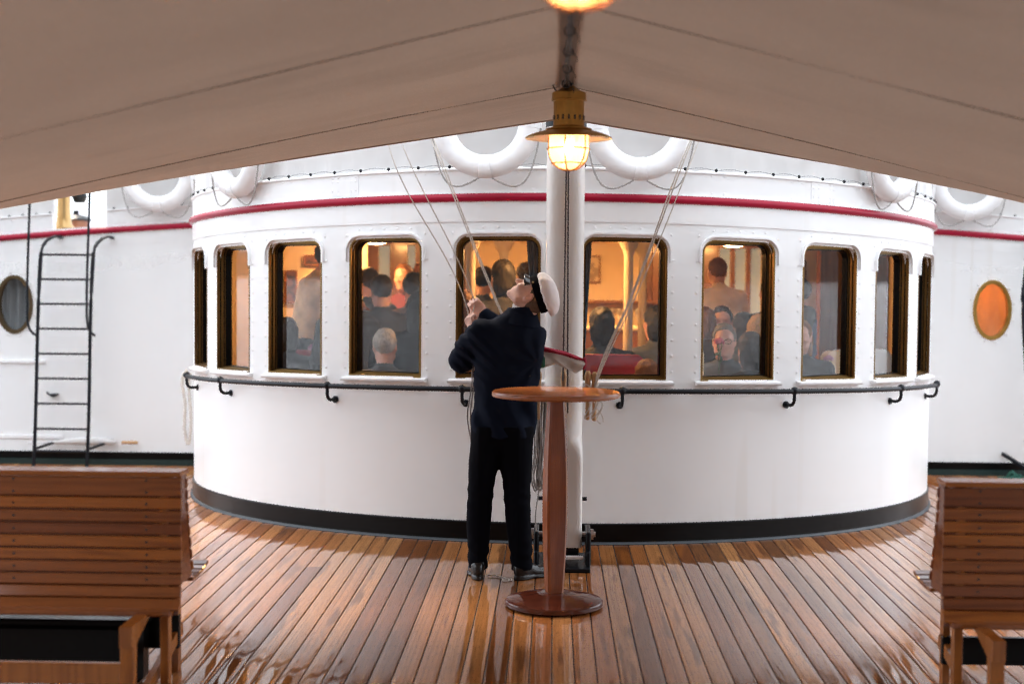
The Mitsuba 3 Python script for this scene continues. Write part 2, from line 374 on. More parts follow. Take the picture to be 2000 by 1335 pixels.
for i in range(int(2 * S_END / .22)):
    e = trimesh.creation.icosphere(subdivisions=1, radius=.011); e.apply_scale([1, 1, 1.1]); e.apply_translation(W(-S_END + .1 + i * .22, 2.44, .016)); eyes.append(e)
put('lacing_studs', cat(*eyes), 'blue_black_metal', smooth=True, parent=dh, kind='stuff')
# roof over the saloon and the decks beyond
pbr('ceiling_paint', (.74, .66, .54), .5)
roofpts = [tuple(plan(s)[0] - plan(s)[2] * .03) for s in np.linspace(-S_END + .01, S_END - .01, 80)]
rp = shapely.union_all([Polygon(roofpts).buffer(0), sbox(-5.7, WALL_Y + .07, 5.7, 26)])
rm = extr(rp, .04); rm.apply_translation((0, 0, 2.232)); rm = rm.subdivide_to_size(.6); rm.vertices[:, 2] -= K_CAMBER * .95 * np.abs(rm.vertices[:, 0]) ** 2
put('roof', rm, 'ceiling_paint', smooth=False, parent=dh)

# windows
rivets = []
def rivet(s, z, off=0.0, r=.0097):
    p = W(s, z, off); n = plan(s)[2]
    m = trimesh.creation.icosphere(subdivisions=1, radius=r); m.apply_translation(p + np.array([n[0], n[1], 0]) * r * -.15); rivets.append(m)
pbr('blind_dark', (.03, .03, .035), .7)
scene['window_glass'] = {'type': 'thindielectric', 'int_ior': 1.52}
def ring(a, b): return a.difference(b)
for i, s in enumerate(S_WIN):
    wk = numbered(dh + '__window')
    p, t, n = plan(s); z0 = -K_CAMBER * min(abs(p[0]), 3.2) ** 2
    M = frame_at((p[0], p[1], z0), (t[0], t[1], 0), (0, 0, 1), (-n[0], -n[1], 0))   # local x along wall, y up, z inwards
    M[:3, 2] *= 1
    def local(poly, d0, d1):
        m = extr(poly, d1 - d0); m.apply_translation((0, 0, d0)); m.apply_transform(M); 
        if np.linalg.det(M[:3, :3]) < 0: m.invert()
        return m
    rr = lambda g: shapely.affinity.translate(rounded(WW - 2 * g, ZT - ZB - 2 * g, max(.03, .085 - g)), 0, ZB + g)
    fr = cat(local(ring(rr(-.006), rr(.005)), .008, .030), local(ring(rr(.003), rr(.012)), .038, .056), local(ring(rr(.010), rr(.019)), .064, .082))
    put('rebate', cat(local(ring(rr(-.004), rr(.003)), .031, .104), local(ring(rr(.002), rr(.010)), .057, .107), local(ring(rr(.009), rr(.0185)), .083, .110)), 'black_enamel', smooth=20, parent=wk)
    put('frame', fr, 'dark_brass', smooth=20, parent=wk)
    put('gasket', local(ring(rr(.018), rr(.026)), .070, .118), 'black_enamel', smooth=20, parent=wk)
    g = rr(.022); v, f = trimesh.creation.triangulate_polygon(g, engine='earcut')
    gm = trimesh.Trimesh(np.c_[v, np.full(len(v), .088)], f); gm.apply_transform(M)
    put('pane', gm, 'window_glass', smooth=False, parent=wk)
    op = opening(s)
    brow = op.buffer(.030).difference(op.buffer(.019)).intersection(sbox(s - 1, ZT - .15, s + 1, ZT + 1))
    put('brow', curved_plate(brow, -.002, .026, .03), 'white_enamel', parent=wk)
    sl = sweep([(-.002, ZB - .040), (.036, ZB - .036), (.046, ZB - .026), (.046, ZB - .016), (-.002, ZB - .008)], s - WW / 2 - .05, s + WW / 2 + .05)
    put('sill', sl, 'white_enamel', parent=wk)
    for zz in np.linspace(ZB + .05, ZT - .14, 8):
        for g_ in (-1, 1): rivet(s + g_ * (WW / 2 + .045), zz)
    for ds in np.linspace(-.2, .2, 5): rivet(s + ds, ZT + .06); rivet(s + ds * 1.2, ZB - .062)
    for g_ in (-1, 1): rivet(s + g_ * (WW / 2 + .032), ZT + .025)
for s in np.arange(-4.6, 4.61, .62):
    for ds in (0, .09):
        for zz in (2.292, 2.40): rivet(s + ds + .03 * math.sin(s * 9), zz, .008, .008)
for c in (-1.54, 1.92):
    for ds in (-.1, -.05, .06, .1):
        for zz in (2.290, 2.315, 2.375, 2.402): rivet(c + ds, zz, .013, .007)
put('rivets', cat(*rivets), 'white_enamel', smooth=True, parent=dh, kind='stuff')

# handrail with J brackets
hr = put('handrail', sweep(circ((.09, 1.004), .0165, 12), -3.83, 3.70), 'blue_black_metal', parent=dh)
for s in (-2.835, -1.615, -.62, .385, 1.61, 2.795, 3.675, -3.70):
    p, t, n = plan(s); z0 = 1.004 - K_CAMBER * min(abs(p[0]), 3.2) ** 2
    f = lambda o, dz: np.array([p[0] + n[0] * o, p[1] + n[1] * o, z0 + dz])
    path = spline([f(.09, 0), f(.09, -.035), f(.088, -.065), f(.07, -.092), f(.035, -.098), f(.0, -.098)], 16)
    ball = trimesh.creation.icosphere(subdivisions=2, radius=.027); ball.apply_translation(f(.09, .002))
    fl = tube([f(.0, -.098), f(.012, -.098)], .024, 12)
    put('bracket', cat(tube(path, .0115, 10), ball, fl), 'blue_black_metal', parent=hr)

# ------------------------------------------------------------------ side walls of the superstructure
def oval(cx, cz, a, b, n=48): return Polygon([(cx + a * math.cos(t), cz + b * math.sin(t)) for t in np.arange(n) / n * 2 * math.pi])
def side_wall(sg, label, px, pz, glow):
    k = thing('side_wall', label, 'wall')
    x0, x1 = (HX + sg * (HA - .02), sg * 5.75); lo, hi = min(x0, x1), max(x0, x1)
    def up(m):   # lay an x,z plate upright at the wall, z is depth away from the camera
        m.apply_transform(frame_at((0, WALL_Y, 0), (1, 0, 0), (0, 0, 1), (0, 1, 0))); m.invert(); return m
    def crown(m, k0=K_CAMBER):
        m = m.subdivide_to_size(.35); m.vertices[:, 2] -= np.where(m.vertices[:, 2] > 1.9, k0 * np.clip(np.abs(m.vertices[:, 0]), 0, 5.8) ** 2 * .9, 0); return m
    hole = oval(px, pz, .168, .268)
    body = sbox(lo, -.12, hi, 2.33).difference(hole)
    put('wall', crown(up(extr(body, .05))), 'white_enamel', smooth=False, parent=k)
    put('baseboard', up(extr(sbox(lo, -.10, hi, .035), .02)).apply_translation((0, -.022, 0)), 'black_enamel', smooth=False, parent=k)
    put('coaming', up(extr(sbox(lo, -.10, hi, -.03), .02)).apply_translation((0, -.045, 0)), 'green_coaming', smooth=False, parent=k)
    xs = np.linspace(lo, hi, 30)
    put('red_moulding', tube(np.stack([xs, np.full(30, WALL_Y - .012), 2.285 - .9 * K_CAMBER * xs ** 2], -1), .027, 12), 'red_enamel', parent=k)
    put('lap_plate', crown(up(extr(sbox(lo, 2.14, hi, 2.235), .004)).apply_translation((0, -.005, 0))), 'white_enamel', smooth=False, parent=k)
    pk = numbered(k + '__porthole')
    fr = cat(up(extr(oval(px, pz, .178, .278).difference(oval(px, pz, .155, .255)), .018)).apply_translation((0, -.016, 0)),
             up(extr(oval(px, pz, .167, .267).difference(oval(px, pz, .143, .243)), .06)).apply_translation((0, -.006, 0)))
    put('frame', fr, 'dull_brass' if glow < .5 else 'lamp_brass', smooth=40, parent=pk)
    v, f = trimesh.creation.triangulate_polygon(oval(px, pz, .15, .25), engine='earcut')
    put('glass', trimesh.Trimesh(np.c_[v[:, 0], np.full(len(v), WALL_Y + .03), v[:, 1]], f), 'window_glass', smooth=False, parent=pk)
    rv = []
    for a in np.arange(12) / 12 * 2 * math.pi + .2:
        m = trimesh.creation.icosphere(subdivisions=1, radius=.011); m.apply_translation((px + .205 * math.cos(a), WALL_Y, pz + .305 * math.sin(a))); rv.append(m)
    put('rivets', cat(*rv), 'white_enamel', smooth=True, parent=pk, kind='stuff')
    return k, up, crown
swl, up, crown = side_wall(-1, 'white steel wall left of the curved deckhouse, behind the black ladder', -5.11, 1.427, 0)
put('ledge', bx((-5.3, WALL_Y - .012, .886), (.97, .024, .03)), 'white_enamel', parent=swl)
put('ledge', bx((-5.2, WALL_Y - .008, .17), (1.1, .016, .035)), 'white_enamel', parent=swl)
swr, up, crown = side_wall(1, 'white steel wall right of the curved deckhouse with an amber lit porthole', 4.077, 1.457, 1)
pbr('curtain_grey', lambda p, n, uv: mix((.22, .23, .24), (.12, .125, .13), noise(p.x * 45, 0.0, p.z * 2)), .9)
scene['curtain_amber'] = {'type': 'principledthin', 'base_color': mikit.proc(lambda p, n, uv: mix((.62, .27, .10), (.50, .19, .06), fbm(p.x * 12, 0.0, p.z * 5, 3))), 'roughness': .8, 'diff_trans': 1.0, 'spec_trans': 0.0}
cl_ = thing('cabin_lamp', 'warm lamp behind the amber curtain of the right porthole', 'lamp')
put('rim', lathe([(.08, 1.96), (.08, 1.93), (.09, 1.93), (.09, 1.96)], 24, (4.0, WALL_Y + .75, 0)), 'lamp_brass', parent=cl_)
put('bowl', lathe([(0, 1.90), (.05, 1.905), (.078, 1.935)], 24, (4.0, WALL_Y + .75, 0)), 'white_metal', smooth=True, parent=cl_, emitter={'type': 'area', 'radiance': {'type': 'rgb', 'value': (LAMP * E_SALOON * 1.2).tolist()}})
def curtain(x0, x1, z0, z1, y, amp, fr):
    X = np.linspace(x0, x1, 60); Z = np.linspace(z0, z1, 8)
    V = [(x, y + amp * math.sin(x * fr + .4 * math.sin(z * 3)), z) for z in Z for x in X]; n = 60
    return np.array(V), np.array([[j * n + i, j * n + i + 1, (j + 1) * n + i + 1, (j + 1) * n + i] for j in range(7) for i in range(n - 1)])
put('curtain', curtain(-5.4, -4.8, 1.1, 1.8, WALL_Y + .16, .018, 75), 'curtain_grey', smooth=True, parent=swl)
put('curtain', curtain(3.8, 4.4, 1.1, 1.85, WALL_Y + .3, .008, 40), 'curtain_amber', smooth=True, parent=swr)
# bulwark pieces with canvas on the deck above the side walls, following its camber
crz = lambda x: 2.318 - .9 * K_CAMBER * np.asarray(x) ** 2
for k, a, b in ((swl, -4.23, -3.06), (swl, -5.75, -4.74), (swr, 3.16, 4.36)):
    m = cat(bx(((a + b) / 2, WALL_Y + .02, .075), (b - a, .03, .15), .002), bx(((a + b) / 2, WALL_Y + .004, .155), (b - a, .03, .014), .004)).subdivide_to_size(.3)
    m.vertices[:, 2] += crz(m.vertices[:, 0]); put('bulwark_plate', m, 'white_enamel', smooth=20, parent=k)
    X = np.linspace(a, b, 50); Z = np.linspace(.16, 1.0, 9)
    V = np.array([(x, WALL_Y + .03 + .008 * math.sin(x * 30) * math.exp(-(z - .16) / .1) + .01 * math.sin(x * 5 + z * 4), z + float(crz(x))) for z in Z for x in X])
    put('canvas_screen', (V, np.array([[j * 50 + i, j * 50 + i + 1, (j + 1) * 50 + i + 1, (j + 1) * 50 + i] for j in range(8) for i in range(49)])), 'grey_canvas', smooth=True, parent=k)
    ey = []
    for x in np.arange(a + .07, b, .13):
        m = trimesh.creation.icosphere(subdivisions=1, radius=.011); m.apply_translation((x, WALL_Y + .012, float(crz(x)) + .172)); ey.append(m)
    put('lacing_studs', cat(*ey), 'blue_black_metal', smooth=True, parent=k, kind='stuff')
    e = a if (k == swl and a > -5) else b
    put('canvas_pole', tube([(e, WALL_Y + .05, float(crz(e)) - .03), (e, WALL_Y + .05, 3.3)], .014, 10), 'white_metal', parent=k)
    rr = []
    for x in np.arange(a + .08, b, .27):
        for dz in (.03, .125):
            m = trimesh.creation.icosphere(subdivisions=1, radius=.010); m.apply_translation((x, WALL_Y + .004, float(crz(x)) + dz)); rr.append(m)
    put('rivets', cat(*rr), 'white_enamel', smooth=True, parent=k, kind='stuff')

# ------------------------------------------------------------------ the mast and its gear
ms = thing('mast', 'white mast standing in a black steel step in front of the deckhouse', 'mast')
MX, MY, MR = .066, 8.55, .114
def mast_mesh():
    # round above, square with rounded corners below, run together between
    zs = np.r_[.118, np.linspace(.122, .60, 6), np.linspace(.62, .80, 14), np.linspace(.85, 3.6, 16)]
    th = np.arange(72) / 72 * 2 * math.pi; V = []
    for z in zs:
        w = np.clip((z - .63) / .15, 0, 1); w = w * w * (3 - 2 * w)
        p = 9.0 * (1 - w) + 2.0 * w
        r = 1 / (np.abs(np.cos(th)) ** p + np.abs(np.sin(th)) ** p) ** (1 / p)
        rr = MR * (1.0 + .03 * (1 - w)) * r
        V.append(np.stack([MX + .012 * (1 - w) * 0 + rr * np.cos(th), MY + rr * np.sin(th), np.full(72, z)], -1))
    V = np.vstack(V); F = [[i * 72 + k, i * 72 + (k + 1) % 72, (i + 1) * 72 + (k + 1) % 72, (i + 1) * 72 + k] for i in range(len(zs) - 1) for k in range(72)]
    return V, np.array(F)
pbr('mast_paint', lambda p, n, uv: mix((.76, .74, .71), (.70, .68, .65), fbm(p.x * 5, p.y * 5, p.z * 1.5, 3)), .16, bump=lambda p, n, uv: fbm(p.x * 55, p.y * 55, p.z * 34, 3), scale=.0013, eps=.002, clearcoat=.6)
mm = mast_mesh(); put('pole', trimesh.Trimesh(mm[0], np.vstack([mm[1][:, [0, 1, 2]], mm[1][:, [0, 2, 3]]]), process=True), 'mast_paint', smooth=40, parent=ms)
put('band', lathe([(MR + .001, 2.62), (MR + .008, 2.622), (MR + .008, 2.70), (MR + .001, 2.702)], 48, (MX, MY, 0)), 'blue_black_metal', parent=ms)
st = put('step', cat(bx((MX + .0, MY - .02, .012), (.33, .50, .024), .004), bx((MX + .155, MY - .02, .12), (.030, .30, .20), .012), bx((MX - .155, MY - .02, .12), (.030, .30, .20), .012),
                     bx((MX + .155, MY - .13, .06), (.022, .16, .10), .01), bx((MX - .155, MY - .13, .06), (.022, .16, .10), .01), bx((MX, MY - .0, .16), (.20, .19, .18), .006)), 'blue_black_metal', parent=ms)
put('pivot_bolt', cat(tube([(MX - .20, MY - .05, .19), (MX + .20, MY - .05, .19)], .016, 8), tube([(MX + .17, MY - .05, .19), (MX + .187, MY - .05, .19)], .034, 6), tube([(MX - .187, MY - .05, .19), (MX - .17, MY - .05, .19)], .034, 6)), 'steel', parent=ms)
put('foot_plate', bx((MX + .06, MY - .17, .070), (.13, .03, .02), .003), 'white_metal', parent=ms)
for sg in (-1, 1): put('cleat_stud', tube([(MX + sg * .112, MY - .03, .40), (MX + sg * .145, MY - .03, .40)], .012, 8), 'blue_black_metal', parent=ms)
pr = put('pin_rail', cat(bx((MX, MY - .16, 1.035), (.44, .05, .04), .008), bx((MX - .16, MY - .02, 1.035), (.03, .30, .036), .006), bx((MX + .16, MY - .02, 1.035), (.03, .30, .036), .006)), 'pin_wood', parent=ms)
for x, dz, lab in ((-.084, 0, 'wooden belaying pin left of the mast, half hidden by the officer'), (.064, 0, 'wooden belaying pin at the front of the mast'),
                   (.207, .002, 'wooden belaying pin right of the mast, nearest to it'), (.247, -.004, 'outermost wooden belaying pin right of the mast')):
    p = thing('belaying_pin', lab, 'belaying pin', 'belaying pins in the mast rail')
    pf = [(0, .885), (.012, .888), (.0125, 1.05), (.0175, 1.056), (.0185, 1.07), (.0145, 1.085), (.0165, 1.11), (.0195, 1.145), (.0165, 1.166), (.009, 1.176), (0, 1.178)]
    put('shaft', lathe([(r, z + dz) for r, z in pf], 20, (x, MY - .16, 0)), 'pin_wood', parent=p)

# running rigging
pbr('rope_white', lambda p, n, uv: mix((.66, .62, .56), (.50, .46, .41), noise(p.x * 60, p.y * 60, p.z * 60)), .8)
pbr('rope_grey', lambda p, n, uv: mix((.40, .38, .36), (.27, .26, .25), noise(p.x * 60, p.y * 60, p.z * 60)), .85)
pbr('rope_dark', lambda p, n, uv: mix((.12, .11, .12), (.07, .065, .07), noise(p.x * 60, p.y * 60, p.z * 60)), .8)
def line(name, label, pts, r, mat, cat_='rope', group=None, n=60):
    k = put(name, rope(spline(pts, n), r), mat, smooth=True)
    labels[k] = {'label': label, 'category': cat_}
    if group: labels[k]['group'] = group
    return k
hx = lambda z: .083 - .001 * (z - 1.1)
line('halyard', 'dark halyard down the mast front, the left one of the pair', [(.068, 8.30, 3.3), (.066, 8.33, 2.2), (.060, 8.365, 1.12)], .0048, 'rope_dark', group='dark halyards on the mast')
line('halyard', 'dark halyard down the mast front, the right one of the pair', [(.078, 8.30, 3.3), (.080, 8.33, 2.2), (.090, 8.365, .93)], .0048, 'rope_dark', group='dark halyards on the mast')

# ------------------------------------------------------------------ the standing table
TX, TY = .018, 7.43
tb = thing('standing_table', 'tall round varnished mahogany table with a tapered column on a disc base', 'table')
put('tabletop', lathe([(0, 1.104), (.325, 1.104), (.333, 1.107), (.336, 1.113), (.336, 1.125), (.333, 1.131), (.325, 1.1345), (0, 1.135)], 96, (TX, TY, 0)), 'mahogany_top', smooth=40, parent=tb)
def column():
    zs = np.array([.066, .10, .2, .3, .4, .5, .6, .7, .8, .9, 1.0, 1.104]); hw = np.array([.040, .043, .0475, .0515, .054, .0555, .0555, .0545, .052, .0475, .0425, .038])
    out = []; ang = math.radians(17)
    for z, h in zip(zs, hw):
        c = .012; q = [(h, -h + c), (h, h - c), (h - c, h), (-h + c, h), (-h, h - c), (-h, -h + c), (-h + c, -h), (h - c, -h)]
        out.append([(TX - .0 + x * math.cos(ang) - y * math.sin(ang), TY + x * math.sin(ang) + y * math.cos(ang), z) for x, y in q])
    V = np.array(out).reshape(-1, 3); F = [[i * 8 + k, i * 8 + (k + 1) % 8, (i + 1) * 8 + (k + 1) % 8, (i + 1) * 8 + k] for i in range(len(zs) - 1) for k in range(8)]
    return V, np.array(F)
cm = column(); put('column', trimesh.Trimesh(cm[0], np.vstack([cm[1][:, [0, 1, 2]], cm[1][:, [0, 2, 3]]]), process=True), 'mahogany_leg', smooth=22, parent=tb)
put('base', lathe([(0, .002), (.238, .002), (.246, .006), (.256, .012), (.257, .030), (.252, .036), (.20, .050), (.14, .062), (.105, .070), (.088, .074), (.05, .075), (0, .075)], 96, (TX, TY, 0)), 'mahogany_base', smooth=30, parent=tb)

# ------------------------------------------------------------------ the slatted benches
pbr('screw_head', (.05, .035, .03), .5)
def bench(sg, xend, label, black_lo, black_hi):
    b = thing('slatted_bench', label, 'bench', 'varnished slatted benches facing the deckhouse')
    x0, x1 = sg * xend, sg * 3.45; lo, hi = min(x0, x1), max(x0, x1); L, C = hi - lo, (lo + hi) / 2
    mats = ['bench_slat_a', 'bench_slat_b', 'bench_slat_c']; rg = random.Random(5 + sg)
    YB = 5.75
    def slat(y, z, h, t=.016, tilt=0.0, grow=0.0, name='slat'):
        m = bx((0, 0, 0), (L + 2 * grow, t, h), .003)
        m.apply_transform(trimesh.transformations.rotation_matrix(tilt, (1, 0, 0))); m.apply_translation((C, y, z))
        return put(name, m, rg.choice(mats), smooth=20, parent=b)
    put('top_rail', bx((C, YB + .045, .912), (L + .006, .135, .020), .008), 'bench_slat_b', smooth=30, parent=b)
    slat(YB + .008, .858, .078)
    put('back_liner', bx((C, YB + .024, .66), (L - .03, .012, .46), .001), 'bench_slat_c', smooth=False, parent=b)
    eb = extr(Polygon([(YB + .018, .902), (YB + .10, .902), (YB + .192, .455), (YB + .018, .455)]), .012); eb.apply_transform(frame_at((sg * (xend + .012) - .006, 0, 0), (0, 1, 0), (0, 0, 1), (1, 0, 0)))
    put('end_board', eb, 'bench_slat_c', smooth=False, parent=b)
    for a, c in zip((.816, .761, .708, .656, .602, .551, .500), (.764, .711, .658, .604, .552, .501, .450)): slat(YB + .008, (a + c) / 2, a - c - .0065)
    put('back_liner', bx((C, YB + .006, .385), (L - .03, .012, .11), .001), 'bench_slat_c', smooth=False, parent=b)
    slat(YB - .002, .424, .045, tilt=-.35); slat(YB - .03, .378, .05, tilt=-.75, grow=.0)
    put('lower_rail', bx((C, YB - .035, .349), (L - .06, .05, .028), .006), 'bench_slat_a', smooth=20, parent=b)
    for i, z in enumerate(np.linspace(.862, .50, 8)):                    # sitter's side of the back
        f = i / 7; slat(YB + .10 + .09 * f ** 1.5, z, .040, tilt=.10 + .22 * f)
    for i, y in enumerate((5.965, 6.02, 6.075, 6.13, 6.185)):
        slat(y, (.437, .437, .440, .446, .456)[i], .016, t=.048, tilt=(-.02, .0, .05, .10, .2)[i])
    screws = []
    xs = [sg * (xend + .145), sg * (xend + .695), sg * (xend + 1.245), sg * (xend + 1.75)]
    for X in xs:
        for z in (.885, .835, .787, .735, .682, .630, .577, .526, .475):
            s = trimesh.creation.cylinder(radius=.0055, height=.003, sections=10); s.apply_transform(trimesh.transformations.rotation_matrix(math.pi / 2, (1, 0, 0)))
            s.apply_translation((X, YB - .0005, z)); screws.append(s)
    put('screws', cat(*screws), 'screw_head', smooth=False, parent=b, kind='stuff')
    for i, X in enumerate(xs):
        xi = X + sg * .005
        if i in (0, 2, 3):
            put('leg', bar((xi - sg * .075, YB + .035, -.03), (xi - sg * .075, YB + .035, .90), .035, .05, up=(0, 1, 0)), 'bench_frame', parent=b)
            put('leg', bar((xi - sg * .0, 5.50, -.03), (xi, 5.52, .30), .055, .045, up=(0, 1, 0)), 'bench_frame', parent=b)
            put('leg', bar((xi - sg * .01, 6.19, -.03), (xi - sg * .01, 6.19, .43), .032, .05, up=(0, 1, 0)), 'bench_frame', parent=b)
            wed = extr(Polygon([(5.475, .345), (5.475, .262), (5.53, .262), (5.74, .335), (5.76, .345)]), .05)
            wed.apply_transform(frame_at((xi - .025, 0, 0), (0, 1, 0), (0, 0, 1), (1, 0, 0)))
            put('bracket', wed, 'bench_frame', smooth=20, parent=b)
            put('stretcher', bar((xi - sg * .03, 5.56, .02), (xi - sg * .03, 6.18, .17), .028, .055), 'bench_frame', parent=b)
            put('seat_bearer', bar((xi - sg * .03, YB + .02, .415), (xi - sg * .03, 6.2, .425), .03, .03), 'bench_frame', parent=b)
    put('long_rail', bx((C + sg * .05, 5.50, .155 if sg < 0 else .06), (L - .25, .03, .085), .004), 'bench_frame', smooth=20, parent=b)
    put('toe_board', bx((C + sg * .05, 6.10, (black_lo + black_hi) / 2), (L - .10, .03, black_hi - black_lo), .004), 'black_enamel', smooth=20, parent=b)
    return b
bench(-1, 1.515, 'varnished slatted bench at the left edge, seen from behind', .10, .25)
bench(1, 1.580, 'varnished slatted bench at the right edge, seen from behind', .085, .205)
sb = thing('storage_box', 'black box stowed under the left bench', 'box')
put('body', bx((-2.42, 6.02, .105), (1.36, .12, .25), .02), 'black_enamel', smooth=30, parent=sb)
put('lid', bx((-2.42, 6.02, .24), (1.39, .14, .03), .01), 'black_enamel', smooth=30, parent=sb)

# ------------------------------------------------------------------ the awning and its lanterns
def _awn(p, n, uv):
    c = mix((.44, .352, .288), (.385, .305, .25), fbm(p.x * 1.6, p.y * 2.2, 0.0, 3))
    st = smoothstep(.60, .80, fbm(p.x * 1.1 + 7, p.y * 3.0, 1.0, 4))
    weave = noise(p.x * 260, p.y * 30, 0.0) * noise(p.x * 30, p.y * 260, 3.0)
    return mi.Color3f(mix(c, (.315, .25, .204), st * .35)) * (.94 + .12 * weave)
scene['awning_canvas'] = {'type': 'principledthin', 'base_color': mikit.proc(_awn), 'roughness': .8, 'diff_trans': .18, 'spec_trans': 0.0}
pbr('seam_thread', (.14, .095, .07), .8)
pbr('batten_canvas', lambda p, n, uv: mix((.25, .195, .16), (.18, .14, .115), fbm(p.x * 30, p.y * 6, 0.0, 3)), .85)
aw = thing('awning', 'beige canvas awning with seams, pitched over the after deck', 'awning')
AX = .05
_sy = np.array([-7, 4.83, 6.9, 8.3]); _sl = np.array([.228, .222, .193, .140]); _sr = np.array([.240, .236, .226, .148])
def awz(x, y):
    d = x - AX; a = np.abs(d)
    s = np.where(d < 0, np.interp(y, _sy, _sl), np.interp(y, _sy, _sr))
    return 2.65 - s * a - .006 * a * a + .012 * np.sin(a * 1.1) * np.sin(y * 2.2)
SEAMS = [8.30, 6.90, 4.83, 2.76, .69, -1.38, -3.45, -6.9]
for sg in (-1, 1):
    for j in range(len(SEAMS) - 1):
        y1, y0 = SEAMS[j], SEAMS[j + 1]; n = 24 if j < 3 else 8
        A = np.r_[.034, np.linspace(.12, 3.45, 40)]; Yv = np.linspace(y0, y1, n); V = []
        for y in Yv:
            q = (y - y0) / (y1 - y0)
            x = AX + sg * A; z = awz(x, np.full_like(x, y)) - .020 * math.sin(math.pi * q) * np.minimum(A, 1) + .014 * (meshkit.fbm(np.stack([x * 1.1, np.full_like(x, y * 1.3), x * 0], -1), 3) - .5) * np.minimum(A, 1)
            z = z - np.where(A < .05, .0, 0)
            V.append(np.stack([x, np.full_like(x, y), z], -1))
        V = np.array(V).reshape(-1, 3); m = len(A)
        F = np.array([[i * m + k, i * m + k + 1, (i + 1) * m + k + 1, (i + 1) * m + k] for i in range(n - 1) for k in range(m - 1)])
        put('panel', (V, F), 'awning_canvas', smooth=True, parent=aw)
        if j > 0:
            x = AX + sg * A; P = np.stack([x, np.full_like(x, y1), awz(x, np.full_like(x, y1)) - .002], -1)
            put('seam', tube(P, .0019, 6), 'seam_thread', smooth=True, parent=aw)
    x = AX + sg * np.linspace(.05, 3.45, 40); P = np.stack([x, np.full(40, 8.30), awz(x, np.full(40, 8.3)) - .001], -1)
    put('hem', tube(P, .008, 8), 'awning_canvas', smooth=True, parent=aw)
rb = []
ys = np.linspace(-6.8, 8.28, 60); xw = .046 + .004 * np.sin(ys * 3)
V = np.vstack([np.stack([AX - xw, ys, np.full(60, 2.648)], -1), np.stack([AX + xw, ys, np.full(60, 2.648)], -1)])
F = np.array([[i, i + 1, 60 + i + 1, 60 + i] for i in range(59)])
put('ridge_batten', (V, F), 'batten_canvas', smooth=True, parent=aw)

pbr('cable_black', (.02, .02, .022), .5)
cb = put('lamp_cable', cat(*[tube(spline([(AX + .008 * math.sin(i * 2 + k), y, 2.632 - .006 * abs(math.sin(i * 1.7 + k))) for i, y in enumerate(np.linspace(1.2, 6.85, 22))], 120), r, 6) for k, r in ((0, .0055), (2, .0045), (4, .0035))]), 'cable_black', smooth=True)
labels[cb] = {'label': 'dark cables tied along the ridge of the awning', 'category': 'cable'}
tw = []
for y in np.linspace(2.9, 6.7, 9):
    a = np.linspace(0, 2 * math.pi, 14); tw.append(tube(np.stack([AX + .020 * np.cos(a), y + .006 * np.sin(a * 2), 2.630 + .018 * np.sin(a)], -1), .0035, 5))
    tw.append(tube(spline([(AX + .01, y, 2.63), (AX + .03, y - .02, 2.61), (AX + .035, y + .01, 2.59)], 8), .002, 5))
put('ties', cat(*tw), 'cable_black', smooth=True, parent=cb, kind='stuff')

